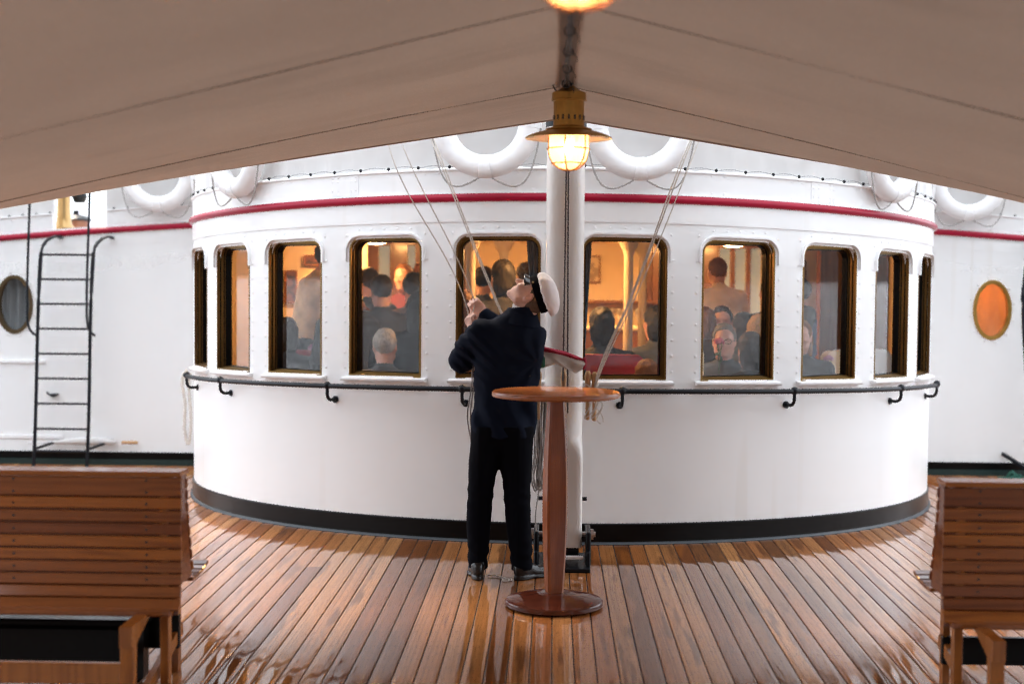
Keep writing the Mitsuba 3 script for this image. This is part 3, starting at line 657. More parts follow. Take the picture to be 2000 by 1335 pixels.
scene['lantern_glass'] = {'type': 'principledthin', 'base_color': {'type': 'rgb', 'value': [.97, .90, .78]}, 'roughness': .3, 'spec_trans': .60, 'diff_trans': 1.1, 'eta': 1.3}
pbr('shade_white', (.80, .74, .64), .35)
pbr('guard_copper', (.42, .17, .06), .35, metallic=.85)
def lantern(x, y, zt, label, on):
    k = thing('lantern', label, 'lamp', 'brass lanterns hanging from the awning ridge')
    c = (x, y, zt)
    cap = [(0, .012), (.028, .010), (.034, .004), (.052, -.010), (.078, -.020), (.081, -.024), (.081, -.052), (.085, -.055), (.085, -.060), (.073, -.062)]
    cyl = [(.073, -.062), (.0725, -.120), (.0735, -.160), (.074, -.178), (.088, -.186), (.108, -.190), (.110, -.196), (.104, -.200)]
    put('cap', lathe(cap, 48, c), 'lamp_brass', smooth=40, parent=k)
    cy = put('cylinder', lathe(cyl, 48, c), 'lamp_brass', smooth=40, parent=k)
    sl = [bx((0, 0, 0), (.008, .004, .022), .0015, trimesh.transformations.rotation_matrix(a, (0, 0, 1)) @ trimesh.transformations.translation_matrix((0, -.0735, 0))) for a in np.arange(16) / 16 * 2 * math.pi]
    sl = cat(*sl); sl.apply_translation((x, y, zt - .140)); put('vent_slots', sl, 'cable_black', smooth=False, parent=k)
    sh = [(.103, -.199), (.130, -.204), (.165, -.214), (.195, -.226), (.207, -.234)]
    put('shade', lathe(sh + [(.206, -.2365)], 64, c), 'lamp_brass', smooth=40, parent=k)
    put('shade_lining', lathe([(.205, -.238), (.193, -.2295), (.163, -.2175), (.128, -.2075), (.09, -.204), (.0, -.204)], 64, c), 'shade_white', smooth=40, parent=k)
    gl = [(.094, -.214), (.096, -.250), (.096, -.290), (.090, -.322), (.072, -.352), (.045, -.372), (.018, -.380), (0, -.381)]
    put('globe', lathe(gl, 48, c), 'lantern_glass', smooth=60, parent=k)
    bl = trimesh.creation.icosphere(subdivisions=3, radius=.021); bl.apply_scale([1, 1, 1.5]); bl.apply_translation((x, y, zt - .282))
    put('bulb', bl, 'shade_white', smooth=True, parent=k, emitter={'type': 'area', 'radiance': {'type': 'rgb', 'value': (LAMP * on).tolist()}})
    g = []
    gp = np.array([(.099, -.215), (.101, -.25), (.101, -.29), (.095, -.325), (.076, -.357), (.047, -.378), (.0, -.387)])
    for a in np.arange(6) / 6 * 2 * math.pi + .35:
        g.append(tube(spline(np.stack([x + gp[:, 0] * math.cos(a), y + gp[:, 0] * math.sin(a), zt + gp[:, 1]], -1), 16), .0034, 6))
    t = np.linspace(0, 2 * math.pi, 49)
    for r, z in ((.102, -.285), (.079, -.354)): g.append(tube(np.stack([x + r * np.cos(t), y + r * np.sin(t), np.full(49, zt + z)], -1), .0030, 6, caps=False))
    put('guard', cat(*g), 'guard_copper', smooth=True, parent=k)
    put('hook', cat(tube(spline([(x, y, zt + .01), (x + .012, y, zt + .022), (x, y, zt + .034), (x - .01, y, zt + .03)], 12), .0035, 6),
                    tube(spline([(x - .01, y, zt - .01), (x - .07, y, zt + .0), (x - .075, y, zt + .035), (x - .03, y, zt + .05), (x + .02, y, zt + .02)], 20), .004, 6),
                    bx((x - .04, y, zt + .042), (.05, .03, .02), .006)), 'cable_black', smooth=True, parent=k)
    return k
lantern(.064, 6.80, 2.622, 'brass lantern with a glowing caged globe, hanging in front of the mast', E_LANTERN)
lantern(.05, -1.35, 2.632, 'brass lantern hanging behind the camera, nearer one', E_LANTERN)
lantern(.05, -5.45, 2.632, 'brass lantern hanging behind the camera, farther one', E_LANTERN)
lantern(.040, 2.77, 2.632, 'brass lantern cut off by the top edge of the photo, out of focus', E_LANTERN)
# ------------------------------------------------------------------ bodies: signed distances and surface nets
def nets(fn, lo, hi, h):
    lo, hi = np.array(lo, float), np.array(hi, float); n = np.ceil((hi - lo) / h).astype(int) + 1
    ax = [lo[k] + h * np.arange(n[k]) for k in range(3)]
    D = np.empty(n)
    B = 8; nb = -(-n // B)                                     # look at blocks first, then closely at those near the surface
    cen = np.stack(np.meshgrid(*[lo[k] + h * (B * np.arange(nb[k]) + (B - 1) / 2) for k in range(3)], indexing='ij'), -1).reshape(-1, 3)
    dc = fn(cen); E = np.repeat(np.repeat(np.repeat(dc.reshape(nb), B, 0), B, 1), B, 2)
    off = np.stack(np.meshgrid(*[np.arange(B)] * 3, indexing='ij'), -1).reshape(-1, 3)
    near = np.argwhere((np.abs(dc) < B * h * 1.5 + .012).reshape(nb))
    for i in range(0, len(near), 400):
        g = (near[i:i + 400] * B)[:, None, :] + off; E[g[..., 0], g[..., 1], g[..., 2]] = fn((lo + h * g).reshape(-1, 3)).reshape(g.shape[:2])
    D = E[:n[0], :n[1], :n[2]]
    s = D < 0; c = [slice(None, -1), slice(1, None)]
    cnt = np.zeros(n - 1); acc = np.zeros((*(n - 1), 3))
    base = np.stack(np.meshgrid(*[np.arange(m - 1) for m in n], indexing='ij'), -1).astype(float)
    for axis in range(3):
        o = [a for a in range(3) if a != axis]
        for p in (0, 1):
            for q in (0, 1):
                i0 = [0, 0, 0]; i0[o[0]], i0[o[1]] = p, q; i1 = list(i0); i1[axis] = 1
                d0, d1 = D[c[i0[0]], c[i0[1]], c[i0[2]]], D[c[i1[0]], c[i1[1]], c[i1[2]]]
                x = (d0 < 0) != (d1 < 0); t = np.where(x, d0 / np.where(x, d0 - d1, 1), 0)
                pt = np.broadcast_to(np.array(i0, float), acc.shape).copy(); pt[..., axis] += t
                acc += np.where(x[..., None], pt, 0); cnt += x
    on = cnt > 0; idx = np.full(n - 1, -1); idx[on] = np.arange(on.sum())
    V = lo + h * (base[on] + acc[on] / cnt[on][:, None]); F = []
    for axis in range(3):
        a, b = [(1, 2), (2, 0), (0, 1)][axis]
        sl0 = [slice(1, -1)] * 3; sl0[axis] = slice(0, -1); sl1 = [slice(1, -1)] * 3; sl1[axis] = slice(1, None)
        e0, e1 = s[tuple(sl0)], s[tuple(sl1)]; w = np.argwhere(e0 != e1); fl = e0[e0 != e1]
        w = w + 1; w[:, axis] -= 1
        def at(da, db):
            k = w.copy(); k[:, a] += da; k[:, b] += db; return idx[k[:, 0], k[:, 1], k[:, 2]]
        q = np.stack([at(-1, -1), at(0, -1), at(0, 0), at(-1, 0)], 1); F.append(np.where(fl[:, None], q, q[:, ::-1]))
    F = np.vstack(F); F = F[(F >= 0).all(1)]
    return trimesh.Trimesh(V, np.vstack([F[:, [0, 1, 2]], F[:, [0, 2, 3]]]), process=False)
def capd(P, a, b, ra, rb=None):
    rb = ra if rb is None else rb; a, b = np.array(a, float), np.array(b, float); d = b - a
    t = np.clip((P - a) @ d / (d @ d), 0, 1); return np.linalg.norm(P - a - t[:, None] * d, axis=1) - (ra + (rb - ra) * t)
def elld(P, c, r, R=None):
    q = P - np.array(c, float)
    if R is not None: q = q @ np.array(R)            # columns of R: the axes
    r = np.array(r, float); k0 = np.linalg.norm(q / r, axis=1); k1 = np.linalg.norm(q / (r * r), axis=1)
    return k0 * (k0 - 1) / np.maximum(k1, 1e-9)
def smin(a, b, k):
    h = np.maximum(k - np.abs(a - b), 0) / k; return np.minimum(a, b) - h * h * k * .25
def smax(a, b, k): return -smin(-a, -b, k)
def chain(P, pts, k=.02):
    """pts [(x, y, z, r)]"""
    d = None
    for p, q in zip(pts[:-1], pts[1:]):
        e = capd(P, p[:3], q[:3], p[3], q[3]); d = e if d is None else smin(d, e, k)
    return d
def loft(P, tab, ang=0.0):
    """stacked ellipses: rows (z, cx, cy, a, b)"""
    t = np.array(sorted(tab)); z = np.clip(P[:, 2], t[0, 0], t[-1, 0])
    from scipy.interpolate import PchipInterpolator
    zz = np.linspace(t[0, 0], t[-1, 0], 400); cx, cy, a, b = (np.interp(z, zz, PchipInterpolator(t[:, 0], t[:, k])(zz)) for k in range(1, 5))
    x, y = P[:, 0] - cx, P[:, 1] - cy; c, s = math.cos(ang), math.sin(ang); x, y = c * x + s * y, -s * x + c * y
    k0 = np.sqrt((x / a) ** 2 + (y / b) ** 2); k1 = np.sqrt((x / a ** 2) ** 2 + (y / b ** 2) ** 2)
    d = k0 * (k0 - 1) / np.maximum(k1, 1e-6)
    return np.maximum(d, np.maximum(t[0, 0] - P[:, 2], P[:, 2] - t[-1, 0]))
def basis(f, u):
    f = np.array(f, float); f /= np.linalg.norm(f); u = np.array(u, float); u -= f * (u @ f); u /= np.linalg.norm(u)
    return np.stack([f, np.cross(u, f), u], 1)        # columns: forward, left, up

def head_sdf(Q, hair=False):
    """Q in head coordinates (forward, left, up) from between the ears"""
    sy = np.stack([Q[:, 0], np.abs(Q[:, 1]), Q[:, 2]], 1)
    d = elld(Q, (-.005, 0, .048), (.097, .076, .088))
    d = smin(d, elld(Q, (.030, 0, -.015), (.062, .062, .075)), .03)
    d = smin(d, chain(sy, [(-.002, .056, -.025, .016), (.012, .050, -.062, .017), (.068, .012, -.086, .0145)], .02), .03)   # jaw
    d = smin(d, elld(Q, (.078, 0, -.084), (.016, .020, .013)), .016)                        # chin
    d = smin(d, elld(sy, (.066, .036, -.012), (.026, .024, .022)), .022)                      # cheek
    d = smin(d, elld(sy, (.083, .022, .036), (.014, .028, .011)), .016)                       # brow
    d = smax(d, -elld(sy, (.092, .031, .016), (.014, .015, .010)), .012)                      # eye socket
    d = smin(d, elld(sy, (.079, .031, .016), (.0125, .0125, .0125)), .005)                    # eyeball and lid
    d = smin(d, chain(Q, [(.088, 0, .028, .008), (.107, 0, .002, .0095), (.118, 0, -.013, .0105)], .01), .012)   # nose
    d = smin(d, elld(sy, (.101, .011, -.015), (.009, .0075, .007)), .007)
    d = smin(d, elld(Q, (.066, 0, -.046), (.029, .031, .032)), .016)                          # mouth
    d = smin(d, elld(Q, (.0895, 0, -.0425), (.0105, .021, .0052)), .006)
    d = smin(d, elld(Q, (.0875, 0, -.0545), (.0105, .018, .0060)), .006)
    d = smax(d, -elld(Q, (.101, 0, -.0485), (.009, .021, .0018)), .003)
    e = elld(sy, (-.014, .079, .0), (.021, .012, .034), basis((1, .35, -.15), (-.2, .1, 1)).T.T)
    e = smax(e, -elld(sy, (-.009, .092, .003), (.012, .009, .021)), .006)
    return smin(d, e, .008)

# ------------------------------------------------------------------ the officer
def _cloth(base, hi):
    return lambda p, n, uv: mi.Color3f(mix(base, hi, fbm(p.x * 9, p.y * 9, p.z * 9, 3))) * (.85 + .3 * noise(p.x * 600, p.y * 600, p.z * 600))
pbr('navy_cloth', _cloth((.0022, .0048, .0140), (.0055, .0105, .0260)), .85, sheen=.04, specular=.10)
pbr('black_cloth', _cloth((.0011, .0014, .0034), (.0022, .0026, .0055)), .9, specular=.08)
pbr('shoe_leather', (.010, .010, .011), .22)
pbr('skin', lambda p, n, uv: mix((.68, .43, .345), (.60, .33, .255), fbm(p.x * 38, p.y * 38, p.z * 38, 3)), .45)
pbr('hair_brown', lambda p, n, uv: mix((.07, .042, .026), (.12, .075, .045), noise(p.x * 300, p.y * 300, p.z * 120)), .6)
pbr('cap_white', lambda p, n, uv: mix((.84, .80, .80), (.79, .75, .75), fbm(p.x * 25, p.y * 25, p.z * 25, 3)), .8)
pbr('shirt_white', (.78, .77, .77), .8)
pbr('black_patent', (.008, .008, .009), .08)

off = thing('person', 'officer in navy jacket and white peaked cap looking up while hauling a line', 'person')
TORSO = [(.822, -.279, 8.11, .186, .130), (.95, -.278, 8.11, .179, .126), (1.09, -.270, 8.105, .179, .124), (1.18, -.262, 8.10, .188, .130), (1.28, -.252, 8.095, .198, .138), (1.36, -.245, 8.09, .200, .128),
         (1.42, -.240, 8.09, .180, .108), (1.465, -.228, 8.09, .142, .092), (1.50, -.212, 8.09, .112, .083), (1.530, -.195, 8.09, .086, .076), (1.556, -.186, 8.09, .074, .070)]
SHL, ELL_, WRL = (-.405, 8.06, 1.405), (-.527, 8.19, 1.248), (-.468, 8.335, 1.405)
SHR, ELR, WRR = (-.118, 8.16, 1.385), (-.17, 8.37, 1.30), (-.408, 8.44, 1.508)
def jacket(P):
    d = loft(P, TORSO, .10)
    sl = chain(P, [(*SHL, .083), (-.478, 8.13, 1.33, .076), (*ELL_, .068), (-.50, 8.28, 1.325, .055), (*WRL, .042)], .03)
    sr = chain(P, [(*SHR, .080), (*ELR, .068), (-.31, 8.41, 1.42, .054), (*WRR, .043)], .03)
    d = smin(d, sl, .045); d = smin(d, sr, .045)
    # folds: pulled from the right armpit and the waist, crumpled at the elbow, hanging above the hem
    q = P - np.array([-.09, 8.0, 1.24]); ang = np.arctan2(q[:, 2], -q[:, 0]); rad = np.hypot(q[:, 0], q[:, 2])
    f = .0065 * np.sin(ang * 9 + 2.2 * np.sin(rad * 14)) * np.exp(-((rad - .16) / .13) ** 2)
    q = P - np.array([-.46, 8.05, 1.30]); w = (q[:, 2] + q[:, 0] * .9) * 85
    f += .009 * np.sin(w + 3 * meshkit.noise(P * 9)) * np.exp(-(np.linalg.norm(q, axis=1) / .16) ** 2)
    f += .012 * np.sin(P[:, 0] * 48 + P[:, 2] * 14 + 2.5 * meshkit.noise(P * 6, 3)) * np.exp(-((P[:, 2] - .93) / .13) ** 2)
    f += .030 * (meshkit.fbm(P * np.array([7, 7, 4.5]), 3, 5) - .5)
    f += .004 * np.exp(-((P[:, 2] - 1.045 + .12 * (P[:, 0] + .27)) / .012) ** 2)
    return d + f
jm = nets(jacket, (-.66, 7.90, .80), (.03, 8.55, 1.60), .0085)
put('jacket', jm, 'navy_cloth', smooth=True, parent=off)
# turned down collar round the neck
def collar(P):
    c = np.array([-.178, 8.095, 1.520]); ax = np.array([.20, -.16, 1.0]); ax /= np.linalg.norm(ax)
    q = P - c; h = q @ ax; r = np.linalg.norm(q - h[:, None] * ax, axis=1)
    d = np.abs(r - (.085 - .55 * np.clip(h, -.07, .035))) - .0075
    return np.maximum(d, np.abs(h + .021) - .034) + .006 * (meshkit.noise(P * 22) - .5)
put('collar', nets(collar, (-.34, 7.94, 1.40), (-.02, 8.25, 1.60), .0055), 'navy_cloth', smooth=True, parent=off)
def shirt_band(P):
    c = np.array([-.170, 8.098, 1.537]); ax = np.array([.25, -.12, 1.0]); ax /= np.linalg.norm(ax)
    q = P - c; h = q @ ax; r = np.linalg.norm(q - h[:, None] * ax, axis=1)
    return np.maximum(np.abs(r - .0635) - .005, np.abs(h) - .024)
put('shirt_collar', nets(shirt_band, (-.27, 8.0, 1.46), (-.07, 8.20, 1.62), .004), 'shirt_white', smooth=True, parent=off)
LEGL = [(.055, -.418, 8.125, .056, .072), (.081, -.419, 8.122, .055, .072), (.195, -.419, 8.115, .062, .077), (.327, -.419, 8.11, .071, .083), (.503, -.408, 8.115, .074, .088), (.696, -.385, 8.115, .090, .105), (.80, -.372, 8.115, .094, .115), (.875, -.355, 8.11, .10, .12)]
LEGR = [(.050, -.168, 8.105, .064, .068), (.081, -.166, 8.103, .061, .068), (.195, -.178, 8.10, .067, .074), (.327, -.188, 8.10, .072, .080), (.503, -.197, 8.11, .077, .088), (.696, -.210, 8.115, .096, .105), (.80, -.213, 8.115, .100, .115), (.875, -.215, 8.11, .10, .12)]
def trousers(P):
    d = smin(loft(P, LEGL), loft(P, LEGR), .03); d = smin(d, elld(P, (-.285, 8.11, .86), (.172, .122, .13)), .04)
    f = .013 * (meshkit.fbm(P * np.array([8, 8, 5]), 3, 9) - .5)
    f += .0045 * np.sin(P[:, 2] * 75 + 5 * meshkit.noise(P * 7, 2) + P[:, 0] * 25) * (np.exp(-((P[:, 2] - .12) / .09) ** 2) + .7 * np.exp(-((P[:, 2] - .47) / .09) ** 2))
    f -= .004 * np.exp(-((P[:, 0] - np.where(P[:, 0] < -.29, -.415, -.192)) / .012) ** 2) * (P[:, 1] < 8.1)
    return np.maximum(d + f, P[:, 2] - .88)
put('trousers', nets(trousers, (-.56, 7.94, .03), (-.04, 8.30, .90), .008), 'black_cloth', smooth=True, parent=off)
def shoe(heel, deg):
    a = math.radians(deg); f = np.array([math.cos(a), math.sin(a), 0]); l = np.array([-math.sin(a), math.cos(a), 0]); R = np.stack([f, l, [0, 0, 1.0]], 1)
    def fn(P):
        q = (P - np.array(heel)) @ R
        sole = np.maximum(np.maximum(elld(q * np.array([1, 1, 0]), (.075, 0, 0), (.078, .037, 1)), -q[:, 2] + .001), q[:, 2] - .026)
        fore = np.maximum(np.maximum(elld(q * np.array([1, 1, 0]), (.195, .004, 0), (.092, .050, 1)), -q[:, 2] + .002), q[:, 2] - .017)
        mid = np.maximum(elld(q, (.13, 0, .015), (.10, .036, .012)), -q[:, 2] + .004)
        up = elld(q, (.055, 0, .055), (.058, .036, .055)); up = smin(up, elld(q, (.19, .004, .035), (.088, .044, .032)), .03); up = smin(up, chain(q, [(.05, 0, .085, .034), (.13, 0, .05, .030)], .02), .03)
        up = np.maximum(up, .014 - q[:, 2]); up -= .0022 * np.exp(-((q[:, 0] - .155 + .02 * np.cos(q[:, 1] * 60)) / .004) ** 2)
        return np.minimum(smin(np.minimum(sole, fore), mid, .006), up)
    h = np.array(heel); return nets(fn, h - .32, h + np.array([.32, .32, .14]), .0045)
put('shoe', shoe((-.412, 8.03, -.001), 97), 'shoe_leather', smooth=True, parent=off)
put('shoe', shoe((-.205, 8.045, 0), 42), 'shoe_leather', smooth=True, parent=off)
# head: looking up and to the left
HC = np.array([-.140, 8.10, 1.612]); HB_ = basis((-.50, .17, .85), (.85, .0, .52))
def to_head(P): return (P - HC) @ HB_
def skin_sdf(P):
    d = head_sdf(to_head(P))
    return smin(d, chain(P, [(-.125, 8.105, 1.585, .058), (-.165, 8.10, 1.525, .060), (-.19, 8.10, 1.47, .066)], .02), .03)
put('head', nets(skin_sdf, HC - np.array([.17, .13, .17]), HC + np.array([.16, .13, .15]), .0032), 'skin', smooth=True, parent=off)
def hair_sdf(P):
    q = to_head(P); d = elld(q, (-.008, 0, .045), (.100, .0785, .090)); d = smin(d, elld(q, (-.055, 0, -.03), (.040, .055, .055)), .04)
    d = smax(d, q[:, 0] - .012 - .5 * np.maximum(q[:, 2] - .02, 0), .01); d = smax(d, -(q[:, 2] + .085 - .6 * (q[:, 0] + .06)), .012)
    return smax(d, -elld(np.stack([q[:, 0], np.abs(q[:, 1]), q[:, 2]], 1), (-.008, .085, -.002), (.022, .02, .034)), .006)
put('hair', nets(hair_sdf, HC - .16, HC + .16, .004), 'hair_brown', smooth=True, parent=off)
# the cap: band, badge cord, patent peak, floppy white crown
CB = HB_ @ np.array([[math.cos(.22), 0, -math.sin(.22)], [0, 1, 0], [math.sin(.22), 0, math.cos(.22)]])   # tipped back
CC = HC + HB_ @ np.array([-.010, 0, .046])
def tocap(P): return (P - CC) @ CB
def band(P):
    q = tocap(P); k = np.sqrt((q[:, 0] / .105) ** 2 + (q[:, 1] / .085) ** 2); d = np.abs((k - 1) * .094) - .0045
    return np.maximum(d, np.abs(q[:, 2] - .018) - .026)
def crown(P):
    q = tocap(P) - np.array([-.014, 0, .052])
    d = elld(q, (0, 0, 0), (.131, .120, .070)); d = smax(d, -(q[:, 2] + .018), .02)
    return d + .008 * (meshkit.fbm(P * 17, 3, 4) - .5) + .0022 * np.sin(np.arctan2(q[:, 1], q[:, 0]) * 12) * np.clip(np.hypot(q[:, 0], q[:, 1]) * 9 - .5, 0, .7)
cp = numbered(off + '__cap')
put('crown', nets(crown, CC - .22, CC + .24, .0052), 'cap_white', smooth=True, parent=cp)
put('band', nets(band, CC - .16, CC + .16, .004), 'black_cloth', smooth=True, parent=cp)
def peak(P):
    q = tocap(P); r = np.hypot(q[:, 0] - .02, q[:, 1] * 1.05); s = -.006 - .75 * np.clip(r - .085, 0, 1) - 1.4 * q[:, 1] ** 2
    d = np.abs(q[:, 2] - s) - .0042
    return np.maximum(np.maximum(d, r - .114), np.maximum(.085 - r, .055 - q[:, 0]))
put('peak', nets(peak, CC - .2, CC + .2, .0027), 'black_patent', smooth=True, parent=cp)
bt = trimesh.creation.icosphere(subdivisions=2, radius=.0075); bt.apply_translation(CC + CB @ np.array([.062, .0745, .004])); put('button', bt, 'bright_brass', smooth=True, parent=cp)
# hands closed round the line
def hand(wrist, fore, palm_n, name):
    """fore: from wrist to knuckles; palm_n: the way the palm faces. A fist with four fingers and the thumb over them"""
    B = basis(fore, -np.array(palm_n, float))             # columns: along, across (index side = +), back of hand
    w = np.array(wrist, float)
    def g(P):
        q = (P - w) @ B
        d = elld(q, (.045, 0, .0), (.046, .040, .0165)); d = smin(d, chain(q, [(-.05, 0, -.0, .027), (.005, 0, 0, .025)], .02), .03)
        for j, (y, L) in enumerate(((.030, 1.0), (.0105, 1.08), (-.0095, 1.0), (-.028, .82))):
            r = .0098 - .0006 * j; k0 = np.array([.083 - .004 * abs(j - 1), y, .006]); k1 = k0 + L * np.array([.022, 0, -.028]); k2 = k1 + L * np.array([-.020, 0, -.016]); k3 = k2 + L * np.array([-.019, 0, .006])
            f = np.minimum(capd(q, k0 - [.02, 0, 0], k0, r + .001, r + .0012), capd(q, k0, k1, r + .001, r)); f = np.minimum(f, capd(q, k1, k2, r, r * .93)); f = np.minimum(f, capd(q, k2, k3, r * .93, r * .85))
            d = smin(d, f, .0045)
        t = smin(capd(q, (.015, .030, -.006), (.050, .047, -.022), .014, .0115), capd(q, (.050, .047, -.022), (.082, .036, -.044), .0112, .0092), .008)
        return smin(d, t, .006)
    put(name, nets(g, w - .14, w + .14, .0034), 'skin', smooth=True, parent=off)
hand((-.415, 8.438, 1.512), (-.60, .05, .62), (.25, .90, -.2), 'hand')
hand((-.470, 8.333, 1.408), (-.26, .22, .90), (.75, .60, .0), 'hand')

# ------------------------------------------------------------------ lines, coils and the flag
line('hoist_line', 'thin white line from the awning edge to the officer\'s upper hand', [(-.925, 8.46, 2.55), (-.70, 8.455, 2.08), (-.474, 8.445, 1.602), (-.452, 8.445, 1.54)], .0032, 'rope_white')
line('hoist_line', 'thin white line from the awning edge to the officer\'s lower hand', [(-1.00, 8.46, 2.56), (-.75, 8.43, 2.02), (-.50, 8.39, 1.50), (-.49, 8.385, 1.45)], .0032, 'rope_white')
line('hoist_line', 'short end of white line held between the officer\'s two hands', [(-.47, 8.43, 1.56), (-.478, 8.40, 1.51), (-.49, 8.385, 1.47)], .003, 'rope_white')
line('flag_line', 'doubled white line running down behind the officer\'s shoulder, its left strand', [(-.775, 8.62, 2.62), (-.545, 8.62, 2.05), (-.315, 8.62, 1.50), (-.10, 8.5, 1.05)], .0038, 'rope_white')
line('flag_line', 'doubled white line running down behind the officer\'s shoulder, its right strand', [(-.760, 8.625, 2.62), (-.533, 8.625, 2.05), (-.307, 8.625, 1.50), (-.09, 8.5, 1.05)], .0038, 'rope_white')
line('stay_line', 'white line slanting from the right belaying pins up to the awning, its left strand', [(.245, 8.37, 1.07), (.26, 8.37, 1.15), (.40, 8.40, 1.49), (.60, 8.45, 2.01), (.835, 8.5, 2.62)], .0042, 'rope_white')
line('stay_line', 'white line slanting from the right belaying pins up to the awning, its middle strand', [(.250, 8.36, 1.08), (.268, 8.36, 1.15), (.407, 8.395, 1.49), (.612, 8.45, 2.01), (.842, 8.5, 2.62)], .0042, 'rope_white')
line('stay_line', 'white line slanting from the right belaying pins up to the awning, its thin right strand', [(.255, 8.36, 1.10), (.276, 8.355, 1.16), (.425, 8.39, 1.49), (.65, 8.45, 2.02), (.875, 8.5, 2.60)], .0032, 'rope_white')
line('rope_tail', 'grey rope tail hanging below the officer\'s elbow, its left strand', [(-.475, 8.33, 1.42), (-.468, 8.27, 1.22), (-.478, 8.26, 1.05), (-.495, 8.25, .93), (-.478, 8.25, .80), (-.462, 8.25, .70)], .0042, 'rope_grey')
line('rope_tail', 'grey rope tail hanging below the officer\'s elbow, its right strand', [(-.470, 8.33, 1.42), (-.458, 8.27, 1.22), (-.465, 8.265, 1.05), (-.478, 8.26, .91), (-.462, 8.26, .78), (-.458, 8.26, .69)], .0042, 'rope_grey')
co = []
for i in range(9):
    x = -.105 + .009 * i * (1 if i % 2 else .8); zb = .46 + .035 * ((i * 37) % 7) / 7; y = 8.40 - .01 * (i % 3)
    co.append(rope(spline([(x + .012, 8.42, 1.06), (x + .004 * math.sin(i), y, .86), (x - .006 + .008 * math.sin(i * 2.1), y - .01, .62), (x - .003, y - .015, zb + .02), (x + .008, y - .012, zb), (x + .016, y, zb + .05), (x + .012, y + .01, .80), (x + .016, 8.43, 1.05)], 60), .0042))
co.append(rope(spline([(-.09, 8.40, .62), (-.085, 8.40, .40), (-.092, 8.40, .25), (-.075, 8.40, .19)], 30), .004))
k = put('rope_coil', cat(*co), 'rope_grey', smooth=True); labels[k] = {'label': 'hank of pale grey rope hanging from the mast beside the officer\'s leg', 'category': 'rope', 'kind': 'stuff'}
labels[k].pop('kind')
hk = []
for cx in (.207, .247):
    a = np.linspace(0, 2 * math.pi * 4, 90); hk.append(rope(np.stack([cx + (.020 + .003 * np.sin(a * 1.7)) * np.cos(a), 8.39 + .020 * np.sin(a), 1.06 + .045 * np.sin(a * .5 + cx * 30)], -1), .0034))
    hk.append(rope(spline([(cx + .01, 8.37, 1.03), (cx + .012, 8.365, .97), (cx - .018, 8.362, .90), (cx + .02, 8.36, .93), (cx + .03, 8.362, 1.0)], 30), .0034))
hk.append(rope(spline([(.26, 8.36, 1.02), (.275, 8.36, .93), (.262, 8.355, .90), (.285, 8.355, .87)], 24), .003)); hk.append(rope(spline([(.26, 8.36, .96), (.29, 8.36, .92), (.30, 8.355, .88)], 20), .003))
k = put('pin_lashing', cat(*hk), 'rope_white', smooth=True); labels[k] = {'label': 'white cord lashed round the two belaying pins right of the mast', 'category': 'rope'}
line('loose_cord', 'thin cord lying in a loop on the deck between the officer\'s shoes', [(-.365, 8.15, .008), (-.31, 8.13, .007), (-.255, 8.07, .006), (-.235, 8.03, .006), (-.25, 8.005, .006), (-.275, 8.02, .006), (-.26, 8.05, .008), (-.235, 8.06, .008), (-.228, 8.02, .006)], .0035, 'rope_white')
# rolled flag under the right arm
fl = thing('flag', 'rolled white flag with a red border tucked under the officer\'s arm', 'flag')
def flagpart(lo, hi, th_, grow=0.0):
    S = np.linspace(0, 1, 26); V = []; m = 20
    for s in S:
        top = np.interp(s, [0, .5, 1], [1.330, 1.300, 1.258]); bot = np.interp(s, [0, .08, .30, .55, .8, 1], [1.212, 1.200, 1.222, 1.196, 1.166, 1.192])
        x = -.075 + .262 * s; y = 8.30 + .02 * s
        for a in np.arange(m) / m * 2 * math.pi:
            v = .5 + .5 * math.cos(a); v = lo + (hi - lo) * v
            w = (th_ + grow) * math.sin(a) * (1 + .35 * math.sin(s * 13 + v * 5)) * (1 - .3 * s)
            V.append((x + .012 * math.sin(v * 6 + s * 4) - .01 * v, y + w + .006 * math.sin(v * 9 + s * 8), bot + (top - bot) * v))
    V = np.array(V); k = np.arange(m); kk = (k + 1) % m; F = []
    for i in range(25): F += [np.stack([i * m + k, i * m + kk, (i + 1) * m + kk], 1), np.stack([i * m + k, (i + 1) * m + kk, (i + 1) * m + k], 1)]
    c = len(V); V = np.vstack([V, V[:m].mean(0), V[-m:].mean(0)]); F += [np.stack([kk, k, np.full(m, c)], 1), np.stack([c - m + k, c - m + kk, np.full(m, c + 1)], 1)]
    return trimesh.Trimesh(V, np.vstack(F), process=False)
pbr('flag_white', lambda p, n, uv: mix((.62, .60, .57), (.50, .48, .46), fbm(p.x * 40, p.y * 40, p.z * 20, 3)), .85)
pbr('flag_red', (.36, .012, .04), .7); pbr('flag_green', (.02, .10, .06), .8)
put('cloth', flagpart(0, .82, .026), 'flag_white', smooth=True, parent=fl)
put('border', flagpart(.74, 1.0, .028), 'flag_red', smooth=True, parent=fl)
put('end_border', tube(spline([(.184, 8.318, 1.262), (.190, 8.312, 1.23), (.180, 8.316, 1.193)], 14), [.008] * 14, 8), 'flag_red', smooth=True, parent=fl)
put('inner_fold', bx((-.066, 8.275, 1.235), (.04, .04, .07), .012), 'flag_green', smooth=True, parent=fl)

